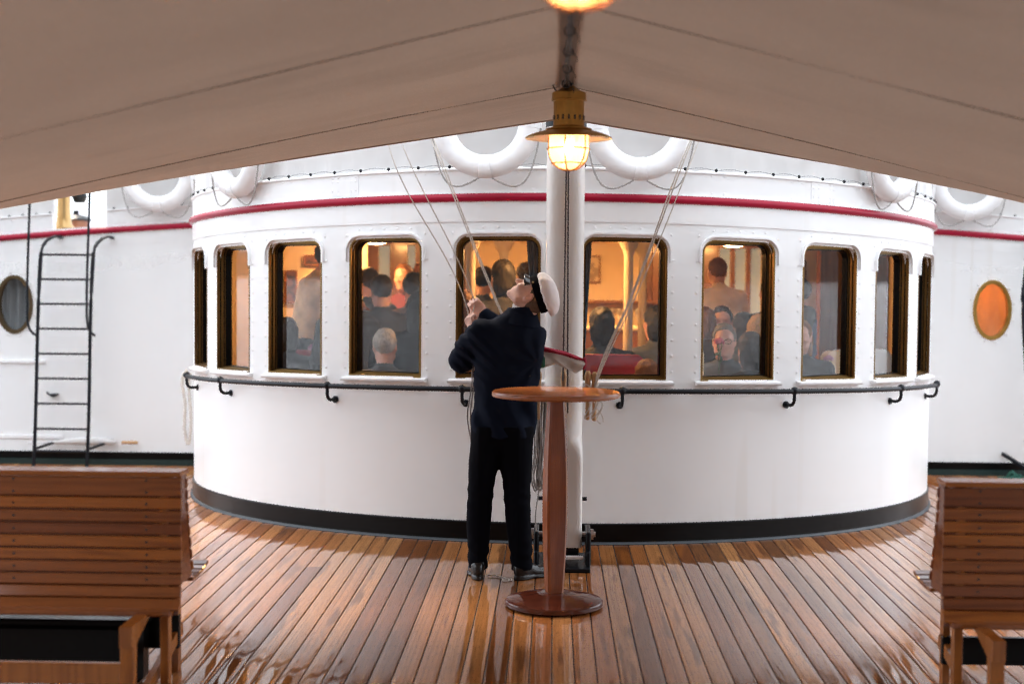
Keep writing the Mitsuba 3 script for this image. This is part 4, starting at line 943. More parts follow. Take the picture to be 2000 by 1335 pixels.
# ------------------------------------------------------------------ lifebuoys on the bulwark
pbr('buoy_white', lambda p, n, uv: mix((.80, .80, .80), (.73, .73, .74), fbm(p.x * 16, p.y * 16, p.z * 16, 3)), .5, bump=lambda p, n, uv: fbm(p.x * 24, p.y * 24, p.z * 24, 3), scale=.004, eps=.003)
def lifebuoy(c, nrm, label, R0=.278, r0=.073):
    k = thing('lifebuoy', label, 'lifebuoy', 'white lifebuoys hung on the bulwark'); c = np.array(c, float); nrm = np.array(nrm, float); nrm /= np.linalg.norm(nrm)
    ex = np.cross((0, 0, 1), nrm); ex /= np.linalg.norm(ex); ez = np.cross(nrm, ex)
    pt = lambda a, rad, o: c + rad * math.cos(a) * ex + rad * math.sin(a) * ez + o * nrm
    n, m = 72, 18; V = np.array([pt(i / n * 2 * math.pi, R0 + r0 * math.cos(b), .95 * r0 * math.sin(b)) for i in range(n) for b in np.arange(m) / m * 2 * math.pi])
    F = np.array([[i * m + j, i * m + (j + 1) % m, (i + 1) % n * m + (j + 1) % m, (i + 1) % n * m + j] for i in range(n) for j in range(m)])
    mt = trimesh.Trimesh(V, np.vstack([F[:, [0, 1, 2]], F[:, [0, 2, 3]]]), process=False)
    if mt.volume < 0: mt.invert()
    put('ring', mt, 'buoy_white', smooth=True, parent=k)
    for q in range(4):
        a0 = q * math.pi / 2; A = np.linspace(a0 - .13, a0 + .13, 7); V = np.array([pt(a, R0 + (r0 + .0025) * math.cos(b), (.95 * r0 + .0025) * math.sin(b)) for a in A for b in np.arange(m) / m * 2 * math.pi])
        F = np.array([[i * m + j, i * m + (j + 1) % m, (i + 1) * m + (j + 1) % m, (i + 1) * m + j] for i in range(6) for j in range(m)])
        put('strap', (V, F), 'buoy_white', smooth=True, parent=k)
    at = [pt(q * math.pi / 2, R0 + r0 + .004, .0) for q in range(4)]; gr = []
    for q in range(4):
        p0, p1 = pt(q * math.pi / 2 + .12, R0 + r0 + .003, .02), pt((q + 1) * math.pi / 2 - .12, R0 + r0 + .003, .02)
        t = np.linspace(0, 1, 30)[:, None]; P = p0 * (1 - t) + p1 * t; mid = (q + .5) * math.pi / 2; o = np.array([pt(mid, 1, 0) - c])
        P = P + o * (.07 * np.sin(np.pi * t)) * (1 if q >= 2 else .55); P[:, 2] -= (.13 if q >= 2 else -.02) * np.sin(np.pi * t[:, 0]); gr.append(rope(P, .0055))
    put('grab_line', cat(*gr), 'rope_grey', smooth=True, parent=k, kind='stuff')
    return k
lifebuoy((-.435, 9.03, 2.70), (-.12, -1, 0), 'white lifebuoy left of the mast, under the awning peak')
lifebuoy((.535, 9.03, 2.69), (.12, -1, 0), 'white lifebuoy right of the mast, under the awning peak')
def on_belt(s, off=.09): p, t, n = plan(s); q = p + n * off; return q, n
for s, lab in ((-2.58, 'white lifebuoy on the left shoulder of the deckhouse, mostly under the awning'), (2.60, 'white lifebuoy on the right shoulder of the deckhouse, mostly under the awning')):
    q, n = on_belt(s); lifebuoy((q[0], q[1], 2.625), (n[0], n[1], 0), lab)
lifebuoy((-3.70, WALL_Y - .12, 2.655), (0, -1, 0), 'white lifebuoy above the white wall left of the deckhouse')
lifebuoy((3.80, WALL_Y - .12, 2.63), (0, -1, 0), 'white lifebuoy above the white wall right of the deckhouse')
for s, lab in ((-5.35, 'lifebuoy seen edge-on at the left side of the deckhouse'), (5.35, 'lifebuoy seen edge-on at the right side of the deckhouse')):
    q, n = on_belt(s, .10); lifebuoy((q[0], q[1], 2.60), (n[0], n[1], 0), lab)

# ------------------------------------------------------------------ ladders, horn, umbrella, small gear along the side walls
ld = thing('ladder', 'black steel ladder leaning at the left white wall, with a handrail each side', 'ladder')
def rail(x0, x1, yb, k):
    p = [(x0, 13.07, -.085), (x0 + (x1 - x0) * .5, 13.07, .95), (x1, 13.07, 1.86), (x1 + .02, 13.08, 1.98), (x1 + .06, 13.14, 2.045), (x1 + .10, 13.33, 2.055)]
    P = spline(p, 40); V = []
    m = cat(*[bar(P[i], P[i + 1] + (P[i + 1] - P[i]) * .12, .042 if i > 26 else .030, .016, .002, up=(0, 1, 0) if i < 26 else (0, 0, 1)) for i in range(39)])
    put('side_rail', m, 'blue_black_metal', smooth=20, parent=k)
rail(-4.832, -4.752, 0, ld); rail(-4.332, -4.262, 0, ld)
for z in (1.896, 1.668, 1.440, 1.211, .978, .748, .514, .279):
    q = (z + .085) / 2.0; put('rung', tube([(-4.832 + .08 * q, 13.07, z), (-4.332 + .07 * q, 13.07, z)], .0105, 8), 'blue_black_metal', parent=ld)
for x, dx in ((-4.80, -.025), (-4.28, .01)):
    put('handrail', tube(spline([(x + dx + .0, 13.0, 3.0), (x + dx, 13.0, 2.38), (x + dx - .03, 13.0, 1.35), (x + dx - .02, 13.0, 1.24), (x + dx + .03, 13.05, 1.15)], 60), .012, 8), 'blue_black_metal', smooth=True, parent=ld)
for x in (-4.82, -4.325): put('wall_stay', bar((x, 13.07, .09), (x + .13, 13.34, .135), .03, .02), 'blue_black_metal', parent=ld)
put('foot_bar', tube([(-4.83, 13.07, .07), (-4.33, 13.07, .07)], .012, 8), 'blue_black_metal', parent=ld)
lr = thing('ladder', 'black steel ladder cut off by the right edge of the photo', 'ladder')
rail(4.335, 4.28, 0, lr); rail(4.84, 4.78, 0, lr)
for z in (1.896, 1.668, 1.440, 1.211, .978, .748, .514, .279): put('rung', tube([(4.31, 13.07, z), (4.81, 13.07, z)], .0105, 8), 'blue_black_metal', parent=lr)
put('wall_stay', bar((4.33, 13.07, .02), (4.20, 13.34, .12), .03, .03), 'blue_black_metal', parent=lr)
um = thing('umbrella', 'furled pale umbrella with a wooden handle lying on the ledge behind the ladder', 'umbrella')
put('canopy', tube(spline([(-4.80, 13.28, .125), (-4.6, 13.28, .135), (-4.35, 13.28, .145), (-4.12, 13.28, .135)], 40), np.interp(np.arange(40), [0, 10, 28, 37, 39], [.008, .024, .036, .030, .012]), 12, lobes=6, amp=.16, twist=9), 'grey_canvas', smooth=True, parent=um)
put('tip', tube([(-4.96, 13.28, .118), (-4.80, 13.28, .125)], .006, 8), 'steel', parent=um)
put('handle', lathe([(0, 0), (.014, .003), (.016, .05), (.014, .14), (.016, .155), (0, .16)], 14).apply_transform(frame_at((-3.91, 13.28, .135), (0, 1, 0), (0, 0, 1), (-1, 0, .0))), 'pin_wood', parent=um)
cl = thing('cleat', 'small black cleat on the wall behind the ladder', 'cleat')
put('horns', tube(spline([(-4.785, 13.31, .60), (-4.75, 13.30, .575), (-4.71, 13.30, .572), (-4.675, 13.31, .585)], 20), .010, 8), 'blue_black_metal', smooth=True, parent=cl)
put('base', bx((-4.73, 13.33, .57), (.035, .06, .035), .006), 'blue_black_metal', parent=cl)
hn = thing('ship_horn', 'polished brass horn standing on the upper deck above the ladder', 'horn')
put('body', lathe([(0, 0), (.105, 0), (.10, .02), (.075, .05), (.068, .10), (.060, .30), (.056, .60), (.075, .9), (.14, 1.05)], 48, (-4.785, 13.8, 2.15)), 'bright_brass', smooth=50, parent=hn)
put('foot_flange', lathe([(0, -.01), (.125, -.01), (.125, .012), (.10, .02), (0, .02)], 48, (-4.785, 13.8, 2.15)), 'bright_brass', parent=hn)
vp = thing('vent_pipe', 'dark pipe standing behind the brass horn', 'pipe'); put('pipe', lathe([(0, 0), (.07, 0), (.07, 1.3), (0, 1.3)], 32, (-5.00, 13.95, 2.12)), 'blue_black_metal', parent=vp)
put('cowl', lathe([(0, .42), (.05, .42), (.075, .36), (.05, .30), (0, .30)], 24, (-4.68, 13.95, 2.12)), 'blue_black_metal', parent=vp)
nl = thing('deck_light', 'small capped lantern box beyond the brass horn', 'lantern')
put('box', lathe([(0, -.1), (.13, -.1), (.13, .075), (0, .075)], 24, (-5.07, 15.0, 2.21)), 'chest_wood', parent=nl); put('cap', lathe([(.17, .07), (.165, .085), (.10, .125), (.03, .14), (.03, .18), (0, .18)], 24, (-5.07, 15.0, 2.21)), 'blue_black_metal', parent=nl)
hp = np.array([-3.112, 12.02, .855])
rk = thing('hanging_rope', 'white rope tail looped on the left end of the handrail', 'rope')
put('loop', cat(rope(spline([hp + (0, 0, .06), hp + (-.03, -.01, .02), hp + (-.018, -.02, -.2), hp + (-.02, -.02, -.45), hp + (.01, -.02, -.58), hp + (.03, -.02, -.45), hp + (.022, -.01, -.2), hp + (.012, 0, .03)], 60), .013),
               rope(np.stack([hp[0] + .03 * np.cos(np.linspace(0, 12, 50)), hp[1] + .03 * np.sin(np.linspace(0, 12, 50)), hp[2] + .03 - .05 * np.linspace(0, 1, 50)], -1), .010)), 'rope_white', smooth=True, parent=rk)
pbr('net_green', (.015, .085, .06), .8)
gn = []
for i in range(14):
    a = rng.normal(0, 1, (6, 3)) * np.array([.042, .04, .018]); a[:, 2] = np.abs(a[:, 2]); gn.append(tube(spline(a + np.array([4.20, 13.05, -.078]), 24), .007, 6))
k = put('green_cord', cat(*gn), 'net_green', smooth=True); labels[k] = {'label': 'small heap of green cord on the deck by the right wall', 'category': 'rope'}
# ------------------------------------------------------------------ the saloon behind the windows
sal = thing('saloon', 'warmly lit saloon inside the deckhouse with cream panelling and a wooden floor', 'room')
pbr('cream_panel', lambda p, n, uv: mix((.70, .60, .44), (.62, .50, .35), fbm(p.x * 3, p.y * 3, p.z * 2, 3)), .45)
wood('panel_wood', (.24, .10, .04), (.14, .05, .02), 2, rough=.3)
wood('saloon_floor_wood', (.26, .12, .05), (.16, .07, .03), 1, rough=.3)
YS = 16.6
inner = Polygon([tuple(plan(s)[0] - plan(s)[2] * .08) for s in np.linspace(-S_END + .01, S_END - .01, 90)] + [(2.9, 16.7), (-2.9, 16.7)]).buffer(0)
def slab(z, t): m = extr(inner, t); m.apply_translation((0, 0, z)); return m
put('floor', slab(.015, .03), 'saloon_floor_wood', smooth=False, parent=sal)
put('ceiling', slab(2.125, .03), 'cream_panel', smooth=False, parent=sal)
bw = sbox(-3.2, 0, 3.3, 2.3)
SLOTS = [(-1.98, .13), (-1.66, .09), (-1.50, .09), (1.98, .12), (2.16, .12), (2.34, .12)]
for x, w in SLOTS: bw = bw.difference(sbox(x - w / 2, 1.30, x + w / 2, 2.08))
m = extr(bw, .05); m.apply_transform(frame_at((0, YS, 0), (1, 0, 0), (0, 0, 1), (0, 1, 0))); m.invert()
put('back_wall', m, 'cream_panel', smooth=False, parent=sal)
for sg in (-1, 1): put('side_wall', bx((HX + sg * 3.0, 14.9, 1.15), (.05, 3.4, 2.2)), 'panel_wood', smooth=False, parent=sal)
for lo, hi in ((-3.2, -.95), (1.02, 3.3)):
    q = sbox(lo, .05, hi, 2.12)
    for x, w in SLOTS: q = q.difference(sbox(x - w / 2 - .004, 1.296, x + w / 2 + .004, 2.084))
    m = extr(q, .02); m.apply_transform(frame_at((0, YS - .03, 0), (1, 0, 0), (0, 0, 1), (0, 1, 0))); m.invert(); put('wall_panel', m, 'panel_wood', smooth=False, parent=sal)
put('wainscot', bx((.035, YS - .02, .5), (1.96, .03, 1.0)), 'panel_wood', smooth=False, parent=sal)
for x in (-2.45, -1.2, 1.25, 2.7): put('wall_post', bx((x, YS - .08, 1.15), (.22, .08, 2.1)), 'panel_wood', smooth=False, parent=sal)
scene['frosted_glass'] = {'type': 'principledthin', 'base_color': {'type': 'rgb', 'value': [.85, .92, .86]}, 'roughness': .6, 'diff_trans': 1.4, 'spec_trans': 0.0}
for x, w in SLOTS: put('frosted_light', bx((x, YS + .03, 1.69), (w, .006, .78), .001), 'frosted_glass', smooth=False, parent=sal)
# inner faces under the windows: a dark wood sill shelf along the front
put('sill_shelf', sweep([(-.20, 1.005), (-.062, 1.005), (-.062, 1.03), (-.20, 1.03)], -4.4, 4.4), 'panel_wood', parent=sal)
put('lining', sweep([(-.075, .06), (-.062, .06), (-.062, 1.0), (-.075, 1.0)], -4.6, 4.6), 'panel_wood', parent=sal)
# the bar with glasses at the back, the door between
put('counter', bx((.55, 15.2, .60), (1.5, .5, 1.15), .01), 'panel_wood', parent=sal); put('counter_top', bx((.55, 15.2, 1.19), (1.6, .56, .04), .01), 'cream_panel', parent=sal)
put('shelf', bx((.75, YS - .12, 1.45), (1.3, .2, .03)), 'panel_wood', smooth=False, parent=sal)
for i, (x, y) in enumerate(((-.62, 10.6), (-.42, 11.9), (.56, 10.7), (.76, 12.2))):
    c = numbered(sal + '__column')
    put('shaft', lathe([(.036, .05), (.036, 1.90), (.045, 1.91), (.045, 1.93)], 24, (x, y, 0)), 'cream_panel', smooth=50, parent=c)
    put('capital', lathe([(.045, 1.93), (.06, 1.95), (.075, 1.99), (.11, 2.07), (.13, 2.115), (.13, 2.125)], 32, (x, y, 0)), 'cream_panel', smooth=50, parent=c)
def framed(x, y, z, w, h, label, c):
    k = thing('picture', label, 'picture', None)
    fr = extr(sbox(-w / 2, -h / 2, w / 2, h / 2).difference(sbox(-w / 2 + .018, -h / 2 + .018, w / 2 - .018, h / 2 - .018)), .02)
    fr.apply_transform(frame_at((x, y, z), (1, 0, 0), (0, 0, 1), (0, -1, 0))); put('frame', fr, 'panel_wood', smooth=False, parent=k)
    put('print', bx((x, y - .004, z), (w - .03, .008, h - .03), .001), c, smooth=False, parent=k)
pbr('print_pale', lambda p, n, uv: mix((.50, .42, .30), (.25, .20, .16), smoothstep(.45, .6, fbm(p.x * 14, 0.0, p.z * 14, 4))), .5)
pbr('print_dark', lambda p, n, uv: mix((.16, .07, .06), (.05, .035, .04), smoothstep(.4, .6, fbm(p.x * 17 + 5, 0.0, p.z * 17, 4))), .5)
framed(.42, YS - .03, 1.82, .24, .32, 'framed pale print on the saloon wall behind the window right of the mast', 'print_pale')
pt = thing('partition', 'cream partition with pictures seen through the third window from the left', 'partition')
put('panel', bx((-2.35, 13.0, 1.15), (1.3, .05, 2.15)), 'cream_panel', smooth=False, parent=pt)
framed(-2.40, 12.96, 1.62, .12, .30, 'narrow dark picture on the partition in the third window from the left', 'print_dark')
framed(-2.20, 12.96, 1.86, .16, .10, 'small dark picture high on the partition in the third window from the left', 'print_dark')
framed(-2.13, 12.96, 1.66, .10, .12, 'small square picture low on the partition in the third window from the left', 'print_pale')
pt2 = thing('partition', 'cream partition seen through the third window from the right', 'partition')
put('panel', bx((2.19, 12.9, 1.15), (.34, .05, 2.15)), 'cream_panel', smooth=False, parent=pt2)
pt3 = thing('partition', 'dark wooden partition behind the second and third windows from the right', 'partition')
put('panel', bx((2.66, 12.75, 1.1), (.58, .04, 2.04)), 'panel_wood', smooth=False, parent=pt3)
framed(2.20, 12.86, 1.80, .12, .20, 'small picture on the partition in the third window from the right', 'print_dark')
# ceiling lamps
pbr('opal_glass', (.85, .80, .70), .4)
for x, y, lab in ((-1.75, 12.5, 'front left'), (-.9, 14.0, 'left of the middle'), (.0, 10.6, 'front middle'), (1.3, 14.2, 'right of the middle'), (-1.9, 15.2, 'rear left'), (1.9, 15.2, 'rear right'), (.2, 15.0, 'rear middle')):
    k = thing('ceiling_lamp', 'round warm saloon ceiling lamp at the ' + lab, 'lamp', 'warm ceiling lamps in the saloon')
    put('rim', lathe([(.12, 2.126), (.12, 2.10), (.135, 2.10), (.135, 2.126)], 32, (x, y, 0)), 'lamp_brass', parent=k)
    put('bowl', lathe([(0, 2.06), (.05, 2.063), (.09, 2.075), (.118, 2.103)], 24, (x, y, 0)), 'opal_glass', smooth=True, parent=k, emitter={'type': 'area', 'radiance': {'type': 'rgb', 'value': (LAMP * np.array([1, .92, .8]) * E_SALOON).tolist()}})

# dark curtains drawn aside at the two middle windows
pbr('curtain_blue', lambda p, n, uv: mix((.012, .022, .038), (.022, .036, .055), noise(p.x * 60, 0.0, p.z * 2)), .9)
for x0, x1, lab in ((-.19, -.055, 'dark blue curtain at the right edge of the window behind the officer'), (.155, .255, 'dark blue curtain at the left edge of the window right of the mast')):
    k = thing('curtain', lab, 'curtain'); X = np.linspace(0, 1, 30); Z = np.linspace(1.04, 2.11, 12); V = []
    for z in Z:
        w = .55 + .45 * abs(z - 1.25) / .86; c = x1 if x0 < 0 else x0; e = x0 if x0 < 0 else x1
        for u in X: V.append((c + (e - c) * u * w, 9.34 + .012 * math.sin(u * 26), z))
    put('cloth', (np.array(V), np.array([[j * 30 + i, j * 30 + i + 1, (j + 1) * 30 + i + 1, (j + 1) * 30 + i] for j in range(11) for i in range(29)])), 'curtain_blue', smooth=True, parent=k)

# guests
def coat(name, c): return pbr(name, lambda p, n, uv: mix(c, [v * 1.7 for v in c], fbm(p.x * 12, p.y * 12, p.z * 12, 3)), .85)
for nme, c in dict(coat_black=(.012, .012, .014), coat_grey=(.045, .05, .055), coat_brown=(.06, .032, .016), coat_orange=(.30, .12, .03), coat_maroon=(.10, .018, .022), shirt_cream=(.66, .58, .46), shirt_beige=(.50, .37, .24), coat_blue=(.05, .08, .14)).items(): coat(nme, c)
for nme, c in dict(hair_grey=(.50, .49, .46), hair_black=(.012, .010, .009), hair_blond=(.52, .34, .15), hair_dark=(.03, .018, .011), hair_auburn=(.20, .08, .03), hair_salt=(.20, .18, .165)).items():
    pbr(nme, lambda p, n, uv, c=c: mix(c, [v * .6 for v in c], noise(p.x * 170, p.y * 170, p.z * 60)), .65)
_proto = {}
def figure(label, x, y, zseat, yaw, pose, coat_, hair, hairlen=0, lean=0.0, trousers_='coat_black', tilt=0.0, glasses=False, look=0.0, arms=0, s=1.0, group='guests in the saloon'):
    """pose: 'sit' or 'stand'; yaw 0 looks away from the camera, 180 towards it"""
    key = (pose, round(lean, 2), arms)
    if key not in _proto:
        hz = .48 if pose == 'sit' else .93; L = lambda z, f: np.array([math.sin(lean) * z + f * math.cos(lean), 0, hz + math.cos(lean) * z - f * math.sin(lean)])
        sh = L(.50, 0); nk = L(.60, .01); hd = L(.72, .03)
        def upper(P):
            q = np.stack([P[:, 0], np.abs(P[:, 1]), P[:, 2]], 1)
            d = elld(P, L(.05, 0), (.135, .185, .15)); d = smin(d, elld(P, L(.22, .01), (.120, .165, .20)), .06); d = smin(d, elld(P, L(.40, .0), (.125, .185, .17)), .06)
            d = smin(d, chain(q, [(*(L(.52, .0) + [0, .06, 0]), .062), (*(L(.49, 0) + [0, .17, 0]), .066)], .02), .05)
            if arms == 0:
                a = [L(.49, 0) + [0, .19, 0], L(.24, .0) + [0, .25, 0], L(.12, .24) + [0, .17, 0]]
            elif arms == 1: a = [L(.49, 0) + [0, .19, 0], L(.24, .12) + [0, .25, 0], L(.42, .32) + [0, .10, 0]]
            else: a = [L(.49, 0) + [0, .19, 0], L(.22, .05) + [0, .24, 0], L(.0, .12) + [0, .22, 0]]
            d = smin(d, chain(q, [(*a[0], .064), (*a[1], .050), (*a[2], .036)], .02), .03)
            d = smin(d, chain(P, [(*nk, .060), (*L(.56, 0), .075)]), .03)
            return d + .014 * (meshkit.fbm(P * 8, 3, 2) - .5)
        def lower(P):
            q = np.stack([P[:, 0], np.abs(P[:, 1]), P[:, 2]], 1)
            if pose == 'sit': d = chain(q, [(.0, .09, hz, .10), (.42, .11, hz + .01, .072), (.42, .11, .10, .050), (.43, .11, .05, .05), (.56, .12, .04, .038)], .02)
            else: d = chain(q, [(.0, .095, hz, .105), (.01, .095, .48, .075), (0, .10, .10, .058), (.0, .10, .05, .05), (.15, .11, .035, .040)], .02)
            return d
        def skin(P):
            q = P - hd; d = head_sdf(q); d = smin(d, chain(P, [(*(hd + [-.01, 0, -.06]), .055), (*nk, .060)]), .03)
            w = np.stack([P[:, 0], np.abs(P[:, 1]), P[:, 2]], 1); e = a_end()
            h = elld(w, e, (.055, .035, .045)); 
            for j in range(4): h = smin(h, capd(w, e + [.03, -.024 + .016 * j, .0], e + [.085, -.024 + .014 * j, -.03], .0095, .008), .006)
            h = smin(h, capd(w, e + [.0, -.03, .01], e + [.05, -.048, -.005], .012, .009), .01)
            return np.minimum(d, h)
        def a_end():
            return {0: L(.12, .24) + [0, .17, 0], 1: L(.42, .32) + [0, .10, 0], 2: L(.0, .12) + [0, .22, 0]}[arms] + np.array([.045, 0, 0])
        _proto[key] = (nets(upper, (-.35, -.36, hz - .22), (.75, .36, hz + .76), .017), nets(lower, (-.16, -.30, -.02), (.66, .30, hz + .15), .02), nets(skin, (-.3, -.36, hz - .15), (.75, .36, hz + .92), .010 if not lean else .010), hd)
    up_, low, sk, hd = _proto[key]
    ck = (hairlen,)
    def hair_fn(q):
        d = elld(q, (-.008, 0, .048), (.105, .085, .098))
        if hairlen == 1: d = smin(d, elld(q, (-.05, 0, -.04), (.062, .088, .10)), .04)
        if hairlen == 2: d = smin(d, elld(q, (-.055, 0, -.08), (.062, .095, .17)), .05)
        if hairlen == 3: d = smin(d, elld(q, (-.09, 0, .09), (.05, .05, .05)), .03)
        cut = q[:, 0] - .045 - .8 * np.maximum(q[:, 2] - .06, 0) * (q[:, 2] > .05); d = smax(d, cut, .02)
        low = -(q[:, 2] + (.05 if hairlen == 0 else .30) - (.6 * (q[:, 0] + .06) if hairlen == 0 else 0))
        return smax(d, low, .02) + .022 * (meshkit.fbm(q * np.array([45, 45, 18]), 3, 3) - .5)
    if ('h', hairlen) not in _proto: _proto[('h', hairlen)] = nets(hair_fn, (-.2, -.14, -.3), (.14, .14, .2), .008)
    k = thing('person', label, 'person', group)
    M = trimesh.transformations.translation_matrix((x, y, zseat)) @ trimesh.transformations.rotation_matrix(math.pi / 2 + math.radians(yaw), (0, 0, 1)) @ np.diag([s, s, s, 1])
    H = M @ trimesh.transformations.translation_matrix(hd)
    tr = lambda m, A: m.copy().apply_transform(A)
    put('body', tr(up_, M), coat_, smooth=True, parent=k); put('trousers', tr(low, M), trousers_, smooth=True, parent=k); put('head', tr(sk, M), 'skin', smooth=True, parent=k)
    if hair: put('hair', tr(_proto[('h', hairlen)], H), hair, smooth=True, parent=k)
    if glasses:
        t = np.linspace(0, 2 * math.pi, 25); g = [tube(np.stack([.100 + 0 * t, sg * .032 + .024 * np.cos(t), .014 + .017 * np.sin(t)], -1), .0022, 5, caps=False) for sg in (-1, 1)]
        g += [tube([(.100, sg * .056, .016), (.01, sg * .08, .014)], .002, 5) for sg in (-1, 1)] + [tube([(.102, -.009, .018), (.102, .009, .018)], .002, 5)]
        put('glasses', tr(cat(*g), H), 'blue_black_metal', smooth=True, parent=k)
    return k
FL = .045
figure('grey-haired guest seated with his back close to the fourth window from the left', -1.19, 10.02, FL - .03, 0, 'sit', 'coat_grey', 'hair_grey', s=1.0, group=None)
figure('standing dark-haired guest in a black coat, left in the fourth window from the left', -1.33, 11.0, FL - .10, 12, 'stand', 'coat_black', 'hair_dark', group=None)
figure('broad standing guest in a brown coat, middle of the fourth window from the left', -1.12, 11.3, FL - .08, -10, 'stand', 'coat_brown', 'hair_black', group=None)
figure('guest with long dark hair and black coat, right in the fourth window from the left', -.98, 10.35, FL - .22, 8, 'stand', 'coat_black', 'hair_black', 2, group=None)
figure('guest with orange lit face, behind others in the fourth window from the left', -1.36, 13.0, FL, 160, 'stand', 'coat_maroon', 'hair_auburn', group=None)
figure('guest with a lamp-lit face at the left edge of the fourth window from the left', -1.78, 12.7, FL - .12, 150, 'stand', 'coat_brown', 'hair_dark', group=None)
figure('stooping guest in a beige shirt in the third window from the left', -2.02, 11.3, FL + .20, -55, 'stand', 'shirt_beige', 'hair_dark', 0, lean=.30, arms=1, group=None)
figure('guest with thick black hair and dark jacket in the window behind the officer', -.38, 10.9, FL - .12, 20, 'stand', 'coat_black', 'hair_black', 1, s=1.08, group=None)
figure('dark-haired guest seen past the left column in the window behind the officer', -.62, 12.4, FL - .02, -20, 'stand', 'coat_grey', 'hair_black', group=None)
figure('brown-haired guest seated low in the window behind the officer', -.66, 10.3, FL + .18, 30, 'sit', 'coat_brown', 'hair_auburn', 1, s=1.05, group=None)
figure('dark-haired guest seated with back turned in the window right of the mast', .36, 10.5, FL + .02, 8, 'sit', 'coat_black', 'hair_black', 1, s=1.08, group=None)
figure('guest in an orange brown jacket low in the window right of the mast', .66, 9.85, FL - .22, 20, 'sit', 'coat_orange', 'hair_auburn', 1, group=None)
figure('waiter in cream shirt bending away in the fourth window from the right', 1.50, 12.6, FL + .12, 8, 'stand', 'shirt_cream', 'hair_auburn', 0, lean=.30, arms=1, group=None)
figure('auburn-haired guest seated at the left of the fourth window from the right', 1.20, 11.3, FL + .12, 40, 'sit', 'coat_brown', 'hair_auburn', 1, group=None)
figure('ruddy-faced guest seated facing the deck in the fourth window from the right', 1.37, 11.6, FL + .12, 170, 'sit', 'coat_maroon', 'hair_dark', group=None)
figure('dark-haired guest seated behind the blond one in the fourth window from the right', 1.50, 11.2, FL + .08, 20, 'sit', 'coat_grey', 'hair_black', 1, group=None)
figure('blond guest seated at the right of the fourth window from the right', 1.52, 10.6, FL + .08, -20, 'sit', 'coat_grey', 'hair_blond', 1, group=None)
figure('grey-haired man with glasses facing the deck in the fourth window from the right', 1.24, 10.35, FL + .02, 172, 'sit', 'coat_grey', 'hair_salt', glasses=True, arms=1, group=None)
figure('dark-haired guest with back turned, nearest the glass in the fourth window from the right', 1.36, 9.80, FL - .02, 10, 'sit', 'coat_black', 'hair_dark', 1, group=None)
figure('standing guest raising a hand in the third window from the right', 1.94, 11.6, FL - .02, 120, 'stand', 'coat_grey', 'hair_dark', arms=1, group=None)
figure('smiling guest seated facing the deck in the third window from the right', 1.82, 10.55, FL + .05, 165, 'sit', 'coat_black', 'hair_auburn', 2, arms=1, group=None)
figure('tall dark-coated guest at the left edge of the fourth window from the left', -1.55, 10.7, FL - .12, 30, 'stand', 'coat_black', 'hair_black', 1, group=None)
figure('dark-coated guest standing in the middle of the third window from the right', 2.06, 11.9, FL - .10, 60, 'stand', 'coat_blue', 'hair_dark', group=None)
figure('dark-coated guest in the crowd behind, middle of the fourth window from the left', -1.55, 12.0, FL - .04, 35, 'stand', 'coat_black', 'hair_dark', group=None)
figure('guest with back turned far back, right in the fourth window from the left', -1.30, 13.9, FL + .02, -15, 'stand', 'coat_brown', 'hair_auburn', 1, group=None)
figure('guest in a dark coat at the right of the window behind the officer', -.24, 12.6, FL + .02, 15, 'stand', 'coat_grey', 'hair_dark', group=None)
figure('dark-haired guest seated at the right of the window right of the mast', .80, 11.0, FL + .06, 25, 'sit', 'coat_grey', 'hair_black', 1, s=1.05, group=None)
figure('guest in a dark jacket standing at the right of the fourth window from the right', 1.86, 12.2, FL - .10, 25, 'stand', 'coat_black', 'hair_dark', group=None)
figure('guest seated with back turned, left in the third window from the left', -2.02, 10.75, FL + .02, 20, 'sit', 'coat_black', 'hair_dark', 1, group=None)
figure('tall guest in a dark coat far back, left in the fourth window from the right', 1.28, 13.5, FL - .02, 15, 'stand', 'coat_black', 'hair_dark', group=None)

# chairs, tables, flowers, candles
pbr('red_leather', (.30, .022, .045), .45); pbr('linen', lambda p, n, uv: mix((.80, .78, .75), (.72, .69, .66), fbm(p.x * 14, p.y * 14, p.z * 6, 3)), .85); pbr('beige_cover', (.62, .44, .28), .8)
pbr('candle_wax', (.80, .70, .52), .5); pbr('petal_pink', (.62, .16, .22), .6); pbr('petal_lilac', (.50, .26, .40), .6); pbr('leaf_green', (.04, .09, .03), .6); pbr('vase_white', (.70, .68, .64), .3)
def chair(label, x, y, yaw, mat, top=1.05, w=.46):
    k = thing('chair', label, 'chair'); M = trimesh.transformations.translation_matrix((x, y, FL)) @ trimesh.transformations.rotation_matrix(math.radians(yaw), (0, 0, 1))
    def P(n, m, t): m.apply_transform(M); put(n, m, t, smooth=30, parent=k)
    b = extr(rounded(w, top - .42, .07), .07); b.apply_transform(frame_at((0, -.20, .42), (1, 0, 0), (0, .10, 1), (0, -1, 0))); P('backrest', b, mat)
    P('seat', bx((0, 0, .44), (w, .46, .09), .025), mat)
    for a in (-1, 1):
        for c in (-1, 1): P('leg', bx((a * (w / 2 - .03), c * .19, .20), (.035, .035, .40), .004), 'panel_wood')
    return k
chair('red upholstered chair in the window right of the mast', .40, 10.25, 0, 'red_leather', 1.14, .50)
chair('dark red chair low at the left of the third window from the left', -1.95, 11.2, -30, 'red_leather', 1.10)
chair('beige covered chair in the third window from the right', 2.14, 11.1, 30, 'beige_cover', 1.14, .40)
chair('white covered chair in the second window from the right', 2.42, 11.75, 25, 'linen', 1.12, .56)
